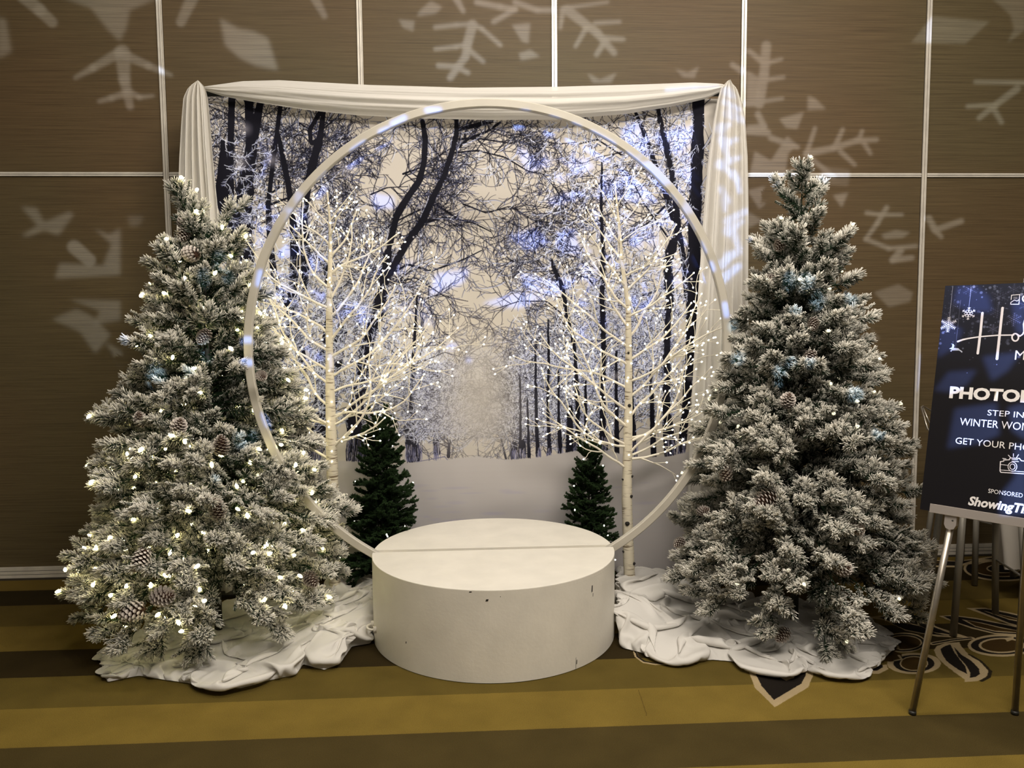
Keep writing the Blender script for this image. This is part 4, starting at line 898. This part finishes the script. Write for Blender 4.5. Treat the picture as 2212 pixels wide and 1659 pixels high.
cones(rl, OL, [(402,478,1.1),(396,506,1),(411,548,1.15),(440,728,1),(386,920,1.1),(478,962,1.15),(470,1098,1.15),(303,1210,1.2),(352,1288,1.35),(285,1322,1.35),(672,1252,1.1),(303,905,.9),(565,812,.8)], *zip(*PL), 3)
ORr = np.array([1.636, 3.758, 0.0]); PR = [(.04,.22),(.12,.50),(.25,.66),(.45,.65),(.65,.58),(.9,.52),(1.15,.45),(1.35,.38),(1.5,.31),(1.68,.25),(1.85,.19),(2.0,.15),(2.13,.10),(2.24,.02)]
rtree, TR_ = evergreen('snowy_christmas_tree', 'snow-flocked fir tree with few faint lights, standing between the white ring and the easel sign', ORr, PR, 2.17, LIBF, 215, M['flock'], 44,
    ((0, .35, .75, 1), (-.18, .02, .25, .8)), extra=[(.27,-1.6,.50,-.6),(.26,-1.35,.45,-.6),(.30,-2.2,.60,-.35),(.32,-.75,.64,-.3),(.30,-2.7,.66,-.2),(.34,-.25,.70,-.12),(.34,3.1,.68,-.12),(2.1,.5,.12,1.1),(2.11,2.2,.13,1.1),(2.11,4.2,.13,1.15)])
ch = ring_pts(TR_, ORr, 170, rg); ch2 = [i for i in ch if not (TR_[i][2] < .95 and rg.random() < .75)]
place_bulbs(rtree, [TR_[i] for i in ch2], [(TR_[i][0]+rg.normal(0, .4), TR_[i][1]+rg.normal(0, .4), rg.normal(0, .6)) for i in ch2], 'dim', ORr)
cones(rtree, ORr, [(1686,528,.95),(1665,604,1),(1757,700,.8),(1567,1020,1.05),(1655,1078,1.4),(1750,775,1),(1702,864,1.05),(1519,1103,.8),(1467,1172,.8),(1822,1228,1.1),(1852,1142,.9),(1690,1372,1)], *zip(*PR), 9)
OG = np.array([-.528, 4.35, 0.0]); PG = [(.05,.16),(.15,.225),(.35,.215),(.5,.19),(.7,.14),(.85,.11),(1.0,.06),(1.1,.02)]
g1, TG = evergreen('small_fir_tree', 'taller dark green artificial fir behind the plinth, under the outer twigs of a lit birch', OG, PG, 1.06, LIBG, 140, M['fir'], 61, ((0, .5, 1), (.05, .35, 1.0)), zr=(.14, 1.0), extra=[(.16,-2.6,.26,-.5),(.2,2.9,.24,.1),(.18,-.4,.24,-.3),(1.02,1,.06,1.15),(1.02,3,.06,1.15)])
ch = ring_pts(TG, OG, 30, rg); place_bulbs(g1, [TG[i] for i in ch], [(TG[i][0], TG[i][1], rg.normal(0, .6)) for i in ch], 'mini', OG)
OH = np.array([.662, 4.33, 0.0]); PH_ = [(.05,.10),(.15,.155),(.3,.155),(.45,.135),(.6,.10),(.75,.065),(.88,.03)]
g2, TH = evergreen('small_fir_tree', 'shorter dark green artificial fir behind the plinth, close to a bare white birch trunk', OH, PH_, .86, LIBG, 90, M['fir'], 67, ((0, .5, 1), (.1, .35, 1.0)), zr=(.12, .80), extra=[(.82,1,.05,1.15),(.82,3,.05,1.15)])
ch = ring_pts(TH, OH, 20, rg); place_bulbs(g2, [TH[i] for i in ch], [(TH[i][0], TH[i][1], rg.normal(0, .6)) for i in ch], 'mini', OH)

# ------------------------------------------------------------------ lit birches
mt, nt, b = mat_new('birch_bark'); M['birch_bark'] = mt; b.inputs['Roughness'].default_value = .65
tc = nnode(nt, 'ShaderNodeTexCoord'); mp = nnode(nt, 'ShaderNodeMapping'); mp.inputs['Scale'].default_value = (14, 14, 120)
n1 = nnode(nt, 'ShaderNodeTexNoise'); n1.inputs['Scale'].default_value = 1; n1.inputs['Detail'].default_value = 2; nt.links.new(tc.outputs['Object'], mp.inputs[0]); nt.links.new(mp.outputs[0], n1.inputs['Vector'])
r = nnode(nt, 'ShaderNodeValToRGB'); e = r.color_ramp.elements; e[0].position = .36; e[0].color = (.20, .15, .09, 1); e[1].position = .47; e[1].color = (.70, .64, .50, 1)
n2 = nnode(nt, 'ShaderNodeTexNoise'); n2.inputs['Scale'].default_value = 9; nt.links.new(tc.outputs['Object'], n2.inputs['Vector'])
ma = nnode(nt, 'ShaderNodeMath', operation='MULTIPLY_ADD'); ma.inputs[1].default_value = .28; ma.inputs[2].default_value = -.08; nt.links.new(n2.outputs['Fac'], ma.inputs[0])
mb_ = nnode(nt, 'ShaderNodeMath', operation='ADD'); nt.links.new(n1.outputs['Fac'], mb_.inputs[0]); nt.links.new(ma.outputs[0], mb_.inputs[1]); nt.links.new(mb_.outputs[0], r.inputs['Fac']); nt.links.new(r.outputs[0], b.inputs['Base Color'])
bp = nnode(nt, 'ShaderNodeBump'); bp.inputs['Strength'].default_value = .5; bp.inputs['Distance'].default_value = .004; nt.links.new(n1.outputs['Fac'], bp.inputs['Height']); nt.links.new(bp.outputs[0], b.inputs['Normal'])
def birch(label, Y, path, knots, specs, seed, spread):
    rg = np.random.default_rng(seed); base = on_y(path[0][0], path[0][1], Y); org = np.array([base[0], Y, 0]); root = empty('lit_birch_tree', org, label, 'tree')
    P = np.array([on_y(x, y, Y) for x, y, _ in path])-org; P[0, 2] = 0; W = np.array([w/2/1660*Y for _, _, w in path]); zf = np.linspace(0, 1, 60); ts = np.linspace(0, 1, len(P))
    PP = np.stack([np.interp(zf, ts, P[:, k]) for k in range(3)], 1); WW = np.interp(zf, ts, W)*(1+rg.normal(0, .025, 60))
    mb = MB(); mb.tube(PP, WW, 16); tk = mb.build('trunk', M['birch_bark'], root)
    for (px, py, s) in knots:
        q = on_y(px, py, Y)-org; c = np.array([np.interp(q[2], PP[:, 2], PP[:, k]) for k in range(3)]); rr = np.interp(q[2], PP[:, 2], WW); dx = np.clip((q[0]-c[0])/rr, -1, 1); n_ = np.array([dx, -math.sqrt(max(0, 1-dx*dx)), 0]); pos = c+n_*rr*.93
        kb = MB(); kb.tube([pos-n_*.004, pos+n_*.004, pos+n_*.010+np.array([0, 0, .004])], [.011*s, .010*s, .004*s], 8); kb.build('knot', M['black_knot'], tk)
    L = []; LD = []
    def twig(mb, p, d, ln, r0, lev):
        n = max(3, int(ln/.035)); pts = [p]; dd = d.copy(); nodes = []
        for i in range(n):
            dd = dd+rg.normal(0, .10+.05*lev, 3)*np.array([1, .4, 1])+np.array([0, 0, .035 if lev < 2 else .0]); dd[1] *= .8; dd /= np.linalg.norm(dd); q = pts[-1]+dd*ln/n
            if q[1]+Y > YB-.07: q[1] = YB-.07-Y
            pts.append(q)
        pts = np.array(pts); mb.tube(pts, np.linspace(r0, max(.0016, r0*.4), len(pts)), 5 if lev else 6)
        L.append(pts[-1]); LD.append(dd)
        if lev < 2:
            m_ = max(2, int(ln/(.115 if lev == 0 else .10))); sd = rg.choice([-1, 1])
            for k in range(m_):
                t = (k+1+rg.uniform(-.3, .3))/(m_+.6); t = min(.92, max(.18, t)); i = min(n-1, int(t*n)); q = pts[i]; dloc = pts[i+1]-pts[i]; dloc /= np.linalg.norm(dloc); sd = -sd
                an = sd*rg.uniform(.35, .8); c_, s_ = math.cos(an), math.sin(an); d2 = np.array([dloc[0]*c_-dloc[2]*s_, dloc[1]+rg.normal(0, .35), dloc[0]*s_+dloc[2]*c_]); d2 /= np.linalg.norm(d2)
                twig(mb, q, d2, ln*rg.uniform(.3, .5)*(1.15-.5*t), max(.0018, r0*(1-.5*t)*.65), lev+1)
                if rg.random() < .5: L.append(q+np.array([0, -r0, 0])); LD.append(np.array([rg.normal(0, 1), -.6, rg.normal(0, 1)]))
    for (z, sd, ln, el) in specs:
        p = np.array([np.interp(z, PP[:, 2], PP[:, k]) for k in range(3)]); r0 = min(.0080, np.interp(z, PP[:, 2], WW)*.6); dy = rg.normal(-.25, .45)
        d = np.array([sd*math.cos(el), dy*.8*math.cos(el), math.sin(el)]); d /= np.linalg.norm(d); mb = MB(); twig(mb, p, d, ln, r0, 0); mb.build('branch', M['birch_white'], root)
    for k in range(14):
        z = rg.uniform(spread[0], P[-1, 2]); p = np.array([np.interp(z, PP[:, 2], PP[:, q]) for q in range(3)]); L.append(p+np.array([rg.normal(0, .008), -np.interp(z, PP[:, 2], WW), 0])); LD.append(np.array([rg.normal(), -1, rg.normal()]))
    L.append(PP[-1]); LD.append(np.array([0, 0, 1.0]))
    place_bulbs(root, L, LD, 'led', org)
    return len(L)
def specs(z0, z1, n, prof, seed, el=(.45, .9)):
    rg = np.random.default_rng(seed); out = []
    for i in range(n):
        t = i/(n-1); z = z0+(z1-z0)*t**1.05; sd = 1 if i % 2 else -1; out.append((z+rg.normal(0, .02), sd, np.interp(z, *prof)*rg.uniform(.8, 1.15), rg.uniform(*el)+.25*t))
    return out
SL = specs(.82, 2.15, 26, ((.8, 1.1, 1.5, 1.9, 2.2), (.80, .76, .60, .38, .17)), 5, (.3, .75))+[(.90,1,.36,.15),(.92,-1,.28,-.4),(1.05,1,.62,.30),(1.0,-1,.6,.35),(.85,-1,.25,.9)]
nL = birch('white birch with warm fairy lights, its trunk beside the glowing snowy tree, inside the ring', 4.30,
    [(724,1290,27),(722,1180,27),(719,1060,25),(716,960,24),(713,840,20),(711,720,15),(712,620,12),(714,540,8),(712,470,5),(707,414,3)],
    [(711,1062,1),(735,1090,.9),(711,1112,.7),(741,1232,.9),(741,1158,.6)], SL, 8, (.8, 2.2))
SR = specs(.74, 2.2, 26, ((.7, 1.1, 1.5, 1.9, 2.3), (.66, .64, .52, .36, .17)), 9, (.3, .75))+[(.78,1,.5,.10),(.80,1,.45,.05),(.86,-1,.5,.25),(.9,1,.5,.2)]
nR = birch('white birch with warm fairy lights, its dark-knotted trunk at the plinth end nearer the sign', 4.30,
    [(1361,1275,26),(1357,1180,24),(1354,1080,23),(1356,960,20),(1358,860,17),(1358,760,15),(1357,660,11),(1344,570,8),(1338,490,5),(1328,395,3)],
    [(1353,1128,1.3),(1362,1070,1),(1364,1028,.8),(1368,1215,1),(1346,1190,.7),(1345,1035,.6),(1358,875,1),(1356,762,.7)], SR, 13, (.75, 2.3))
print('leds', nL, nR)

# ------------------------------------------------------------------ sign board on its easel
def sign_pt(s, v, out=0.0): return SB+SE*s+SU*v+SN*out
SW = .61; gc = Canvas(int(SW*1500), int(SH*1500), S(17,15,20))
yy_, xx_ = np.mgrid[0:gc.h, 0:gc.w]; t_ = np.clip(1-yy_/(gc.h*.45), 0, 1)[..., None]; gc.a = gc.a*(1-t_)+np.array(S(30,34,52))*t_
def gz(x, y):
    p = on_sign(x, y)-SB; return ((p@SE)/SW*gc.w, (1-(p@SU)/SH)*gc.h)
gk = 1500*2.95/1660
def flake(x, y, r, c, al, w, arms=3):
    X, Y = gz(x, y); r *= gk
    for k in range(6):
        a = math.pi/6+k*math.pi/3; e_ = (X+r*math.cos(a), Y+r*math.sin(a)); gc.seg((X, Y), e_, w, w, c, al)
        for q in range(1, arms+1):
            f = q/(arms+.6); bx, by = X+r*f*math.cos(a), Y+r*f*math.sin(a); l = r*.34*(1.15-f*.5)
            for sg in (-.9, .9): gc.seg((bx, by), (bx+l*math.cos(a+sg), by+l*math.sin(a+sg)), w*.8, w*.6, c, al)
rs_ = np.random.default_rng(4)
for k in range(150):
    x, y = rs_.uniform(2022, 2230), 618+abs(rs_.normal(0, 75)); r_ = rs_.choice([1, 1.3, 2, 3]); X, Y = gz(x, y); gc.blob(X, Y, r_*gk, r_*gk, S(150,156,185), rs_.uniform(.15, .55), .6)
for (x, y, r_, al) in [(2060,660,14,.2),(2096,625,16,.3),(2160,640,20,.28),(2155,672,16,.3),(2190,690,15,.5),(2145,711,11,.45),(2118,690,11,.2),(2098,722,8,.2),(2190,625,13,.3),(2052,683,16,.25),(2215,660,12,.3)]: flake(x, y, r_, S(150,150,185), al, 2.0, 3)
W_ = S(235,230,236)
gc.seg(gz(2058,619), gz(2051,684), 2, 2, S(190,190,205), .8); gc.seg(gz(2098,619), gz(2093,662), 2, 2, S(190,190,205), .8); gc.seg(gz(2075,648), gz(2064,750), 1.3, 1.3, S(140,140,160), .8)
flake(2048.5,701,17,W_,1,3.4,4); flake(2092,677,14,W_,1,4.5,2); X, Y = gz(2092, 677); gc.blob(X, Y, 4*gk, 4*gk, W_, 1); gc.blob(X, Y, 2*gk, 2*gk, S(20,20,30), 1)
gc.poly([gz(*p) for p in [(2050,753),(2056,750),(2057,744),(2054,742),(2060,743),(2062,747),(2060,751),(2070,752),(2073,755),(2079,759),(2078,762),(2072,757),(2068,757),(2060,757),(2056,757),(2055,760),(2052,758),(2056,755)]], S(190,195,215))
for pts, w0 in [([(2122,676),(2118,716),(2112,763)], 5.2), ([(2165.6,665),(2160,716),(2153.5,775)], 5.2)]: gc.line([gz(*p) for p in pts], w0*gk, W_)
gc.line([gz(*p) for p in [(2069,737.5),(2080,733.5),(2091,731),(2117,727),(2155,724),(2189.5,723.5)]], [4.2*gk, 4*gk, 3.4*gk, 3*gk, 3*gk, 2.8*gk], W_)
gc.line([gz(2193+7*math.cos(a), 728.5+8*math.sin(a)) for a in np.linspace(-1, 5.3, 20)], 3.2*gk, W_)
gc.line([gz(*p) for p in [(2199,723),(2203,726),(2209,722),(2214,712),(2217,700),(2214,690),(2211,700),(2212,716),(2218,728),(2226,722)]], 3*gk, W_)
gc.line([gz(*p) for p in [(2184,647),(2185,637.5),(2202.5,636),(2201,657),(2183,657),(2183.5,653),(2191,648),(2197,650),(2201,647)]], 1.6*gk, W_)
for q in range(3): gc.seg(gz(2190.5+q*3, 641), gz(2190.5+q*3, 646), 1.8, 1.8, W_)
gc.line([gz(2216+7*math.cos(a), 645+7*math.sin(a)) for a in np.linspace(.7, 5.6, 14)], 3*gk, W_)
cam_l = [(2168,993.5),(2180,993),(2182,989),(2202,990),(2206,995),(2222,997),(2222,1024),(2162,1020),(2160,1017),(2161,997),(2168,996)]
gc.line([gz(*p) for p in cam_l], 2.0*gk, W_); gc.line([gz(2160.5,1015), gz(2222,1020)], 1.4*gk, W_); gc.line([gz(2161,1003), gz(2177,1005)], 1.2*gk, W_)
for r_ in (9.5, 5.5): gc.line([gz(2187+r_*math.cos(a), 1008+r_*1.05*math.sin(a)) for a in np.linspace(0, 6.3, 26)], 1.6*gk, W_)
for p, q in [((2183,988),(2178,983)), ((2189,986),(2189,980)), ((2196,988),(2200,982)), ((2186,992),(2198,993)), ((2186,996),(2200,997)), ((2166,990),(2173,991))]: gc.seg(gz(*p), gz(*q), 1.6*gk, 1.6*gk, W_)
sim = gc.image('sign_artwork'); mt, nt, b = mat_new('sign_print'); M['sign'] = mt; b.inputs['Roughness'].default_value = .38; b.inputs['Specular IOR Level'].default_value = .45
ti = nnode(nt, 'ShaderNodeTexImage'); ti.image = sim; tc = nnode(nt, 'ShaderNodeTexCoord'); nt.links.new(tc.outputs['UV'], ti.inputs[0]); nt.links.new(ti.outputs[0], b.inputs['Base Color'])
M['white_print'] = simple('white_print', (.86, .83, .82), .4); M['foam_edge'] = simple('foam_edge', (.45, .40, .36), .6)
Rs = Matrix(((SE[0], -SN[0], SU[0], SB[0]), (SE[1], -SN[1], SU[1], SB[1]), (SE[2], -SN[2], SU[2], SB[2]), (0, 0, 0, 1)))   # local x along, y into the board, z up the board
sg_ = MB(); sg_.add([(0, 0, 0), (SW, 0, 0), (SW, 0, SH), (0, 0, SH)], [(0, 1, 2, 3)], mi=0)
th_ = .006; sg_.add([(0, 0, 0), (SW, 0, 0), (SW, 0, SH), (0, 0, SH), (0, th_, 0), (SW, th_, 0), (SW, th_, SH), (0, th_, SH)], [(4, 7, 6, 5), (0, 4, 5, 1), (1, 5, 6, 2), (2, 6, 7, 3), (3, 7, 4, 0)], mi=1)
so = sg_.build('event_sign', [M['sign'], M['foam_edge']], smooth=False); so.matrix_world = Rs
with_uv(so, 0, SW, 0, SH); tag(so, 'dark navy photo booth sign with snowflakes and white lettering, propped on the easel', 'sign')
def lettering(txt, nvis, xl, yb, xr, yt, bold=0.0, shear=0.0):
    a, r_, t = on_sign(xl, yb)-SB, on_sign(xr, yb+(xr-xl)*.09)-SB, on_sign(xl, yt)-SB; s0, v0 = a@SE, a@SU; wv = r_@SE-s0; hv = t@SU-v0
    def mk(tx):
        cu = bpy.data.curves.new('lettering', 'FONT'); cu.body = tx; cu.size = 1; cu.offset = bold; cu.shear = shear; cu.resolution_u = 3
        o = bpy.data.objects.new('lettering', cu); col.objects.link(o); bpy.context.view_layer.update(); dg = bpy.context.evaluated_depsgraph_get()
        me = bpy.data.meshes.new_from_object(o.evaluated_get(dg)); bpy.data.objects.remove(o); return me
    def bb(me): c = np.array([v.co[:] for v in me.vertices]); return c.min(0), c.max(0)
    lo_, hi_ = bb(mk(txt[:nvis])); clo, chi = bb(mk('H')); me = mk(txt); sx_ = wv/(hi_[0]-lo_[0]); sy_ = hv/(chi[1]-clo[1])
    for v in me.vertices:
        c = v.co.copy(); v.co = (s0+(c.x-lo_[0])*sx_, -.0006, v0+c.y*sy_)
    me.materials.clear(); me.materials.append(M['white_print']); o = bpy.data.objects.new('lettering', me); col.objects.link(o); o.parent = so; return o
lettering('PHOTOBOOTH', 5, 2050.3, 858.5, 2202, 833, .045)
lettering('STEP INTO', 7, 2132.8, 897, 2211, 885)
lettering('WINTER WONDERLAND', 6, 2073, 918, 2156, 902.6)
lettering('GET YOUR PHOTO', 8, 2063.7, 958, 2171.5, 944.5)
lettering('SPONSORED BY', 9, 2134.6, 1064.6, 2209.5, 1055.5)
lettering('ShowingTime', 7, 2091, 1090, 2191, 1070, .035, .22)
lettering('M', 1, 2192, 777, 2213, 757)

ez = empty('display_easel', (1.9, 2.83, 0), 'chrome tube display easel holding up the dark photo booth sign', 'easel'); EO = np.array([1.9, 2.83, 0.0])
mb = MB(); s0, s1 = .050, .56
for (dv, dh, o0, o1) in [(-.004, .034, .040, .043), (-.004, .003, -.004, .040), (-.004, .05, -.010, -.007)]:
    v = [sign_pt(a, dv+b_*dh, c_) for a in (s0, s1) for b_ in (0, 1) for c_ in (o0, o1)]; mb.add(np.array(v)-EO, [(0,1,3,2),(4,6,7,5),(0,4,5,1),(2,3,7,6),(0,2,6,4),(1,5,7,3)])
mb.build('tray', M['tray_metal'], ez, smooth=False, bevel=.0008)
def leg(top, foot, r_=.0125):
    m_ = MB(); top, foot = np.array(top)-EO, np.array(foot)-EO; m_.tube([foot+(0, 0, .012), top], r_, 14); lg = m_.build('leg', M['steel'], ez)
    f_ = MB(); f_.tube([foot+(0, 0, .001), foot+(0, 0, .016)], r_*1.12, 14); f_.build('rubber_foot', M['dark_metal'], lg)
bl = sign_pt(.125, -.028, .018); br = sign_pt(.485, -.028, .018); fa = on_floor(1971, 1543)
leg(bl, fa); fc_ = br+(bl-fa)*0; off = fa-bl; off_c = off-SE*(off@SE)*2; leg(br, br+off_c*np.array([1, 1, 0])+np.array([0, 0, -br[2]]))
tp = sign_pt(.335, SH+.03, -.012); ft = on_floor(2192, 1543); leg(tp, ft, .0125)
for c in (bl, br):
    m_ = MB(); pr = [(-.021, .03), (.021, .03), (.021, -.012), (.014, -.026), (0, -.031), (-.014, -.026), (-.021, -.012)]
    ca = np.array([SE*a+SU*b_ for a, b_ in pr]); f0 = ca+c+SN*.016-EO; f1 = ca+c-SN*.016-EO; k = len(pr)
    m_.add(np.vstack([f0, f1]), [(i, (i+1) % k, k+(i+1) % k, k+i) for i in range(k)]); m_.add(f0, tris=[(0, i, i+1) for i in range(1, k-1)]); bk = m_.build('bracket', M['tray_metal'], ez, smooth=False)
    m_ = MB(); q = c+SE*.008+SU*.006+SN*.0165-EO; m_.tube([q-SN*.003, q+SN*.0004], .0035, 10); m_.build('bolt_hole', M['dark_metal'], bk)
m_ = MB(); a, b_ = .275, .395
pts = [sign_pt(a, SH-.03, -.012), sign_pt(a, SH+.018, -.012), sign_pt(a+.01, SH+.028, -.012), sign_pt(b_-.01, SH+.028, -.012), sign_pt(b_, SH+.018, -.012), sign_pt(b_, SH-.03, -.012)]
m_.tube(np.array(pts)-EO, .006, 10); m_.build('top_clamp', M['chrome'], ez)

# ------------------------------------------------------------------ bar stools and cloth-covered table behind the sign
def stool(label, org, yaw, group='grey bar stools behind the sign'):
    rt = empty('bar_stool', org, label, 'stool', group); rt.rotation_euler = (0, 0, yaw); h = .17; t_ = .125
    for sx_, sy_ in ((-1, -1), (-1, 1), (1, -1), (1, 1)):
        m_ = MB(); m_.tube([(sx_*h, sy_*h, .004), (sx_*t_, sy_*t_, .735)], .0165, 12); m_.build('leg', M['grey_tube'], rt)
    m_ = MB(); z = .30; q = h-(h-t_)*z/.735
    m_.tube([(q, q, z), (q, -q, z)], .006, 8); m_.tube([(q, -q, z+.001), (-q*.2, -q-.10, z), (-q, -q, z)], .006, 8) if False else None
    m_.build('footrest', M['grey_tube'], rt)
    m_ = MB(); V = []
    for r_, z in ((.0, .748), (.15, .745), (.172, .752), (.178, .765), (.168, .778), (.14, .782), (0, .784)): V.append([(r_*abs(math.cos(a))**.6*math.copysign(1, math.cos(a)), r_*abs(math.sin(a))**.6*math.copysign(1, math.sin(a)), z) for a in np.linspace(0, 2*math.pi, 25)])
    m_.grid(np.array(V).transpose(1, 0, 2)); m_.build('seat', M['seat_dark'], rt)
    return rt
A_, B_, D_ = on_floor(2005, 1320), on_floor(2062, 1375), on_floor(2147, 1325); c1 = (B_+D_)/2
st1 = stool('grey tube bar stool with a curved wire backrest, close behind the sign', (c1[0], c1[1], 0), math.atan2((A_-B_)[1], (A_-B_)[0])-math.pi/2)
iv = st1.matrix_basis.inverted(); 
bw = MB(); wpts = [on_y(2004, 925, 3.62), on_y(1998, 905, 3.66), on_y(1990, 879, 3.70), on_y(1994, 877, 3.74), on_y(2003, 882, 3.80), on_y(2020, 893, 3.90), on_y(2060, 898, 3.98), on_y(2110, 898, 3.90), on_y(2135, 900, 3.7)]
def loc_(p, root): return np.array(root.matrix_basis.inverted() @ Vector(p))
bw.tube([loc_(p, st1) for p in wpts], .0035, 8)
bw.tube([loc_(p, st1) for p in [on_y(1990, 879, 3.70), on_y(2003, 925, 3.62), (2.36, 3.60, .86), (2.38, 3.62, .76)]], .0045, 8)
bw.tube([loc_(p, st1) for p in [on_y(1994, 880, 3.74), on_y(2006, 910, 3.70), (2.40, 3.72, .86), (2.42, 3.72, .76)]], .0035, 8)
bw.tube([loc_(p, st1) for p in [wpts[-1], (2.60, 3.62, .86), (2.60, 3.64, .76)]], .0045, 8); bw.build('backrest', M['steel'], st1)
st2 = stool('grey tube bar stool farther back, standing by the partition wall', (3.03, 4.47, 0), .35)
tb = empty('cocktail_table', (3.24, 3.98, 0), 'tall cocktail table in the corner under a hanging white cloth', 'table')
m_ = MB(); V = [[(r_*math.cos(a), r_*math.sin(a), z) for a in np.linspace(0, 2*math.pi, 33)] for r_, z in ((0, .985), (.36, .985), (.37, .995), (.36, 1.005), (0, 1.005))]; m_.grid(np.array(V).transpose(1, 0, 2)); m_.build('tabletop', M['seat_dark'], tb)
m_ = MB(); m_.tube([(0, 0, .02), (0, 0, .985)], .035, 16); m_.build('pole', M['grey_tube'], tb)
m_ = MB(); V = [[(r_*math.cos(a), r_*math.sin(a), z) for a in np.linspace(0, 2*math.pi, 33)] for r_, z in ((0, .0), (.13, .0), (.13, .012), (.05, .022), (0, .024))]; m_.grid(np.array(V).transpose(1, 0, 2)); m_.build('base', M['grey_tube'], tb)
n_, k_ = 160, 40; V = np.zeros((n_+1, k_+6, 3))
for i in range(n_+1):
    a = 2*math.pi*i/n_; rr_ = lambda z: .375-.11*max(0, (1.0-z)/.9)**.8
    for j in range(6): V[i, j] = (.378*j/5*math.cos(a), .378*j/5*math.sin(a), 1.010)
    zlow = .16+.05*math.sin(a*2+.5)+.045*(1 if math.sin(a*5+1) > 0 else 0)
    for j in range(k_):
        z = 1.006-(1.006-zlow)*(j/(k_-1)); f = min(1, (1.0-z)*2.2); r_ = rr_(z)+f*(.030*math.sin(a*11+.8*math.sin(z*3))+.012*math.sin(a*23+z*4)); V[i, 6+j] = (r_*math.cos(a), r_*math.sin(a), z)
m_ = MB(); m_.grid(V); tc_ = m_.build('tablecloth', M['table_cloth'], loc=(3.24, 3.98, 0)); tag(tc_, 'white cloth hanging in folds from the cocktail table behind the stool', 'tablecloth')

rl['group'] = rtree['group'] = 'pair of snow-flocked christmas trees'
g1['group'] = g2['group'] = 'small dark green firs behind the plinth'
for o in col.objects:
    if o.get('category') == 'drape': o['group'] = 'sheer white drapes on the backdrop frame'
    if o.get('category') == 'cloth': o['group'] = 'white cloths bunched on the carpet'
    if o.name.startswith('lit_birch_tree'): o['group'] = 'lit birches behind the ring'
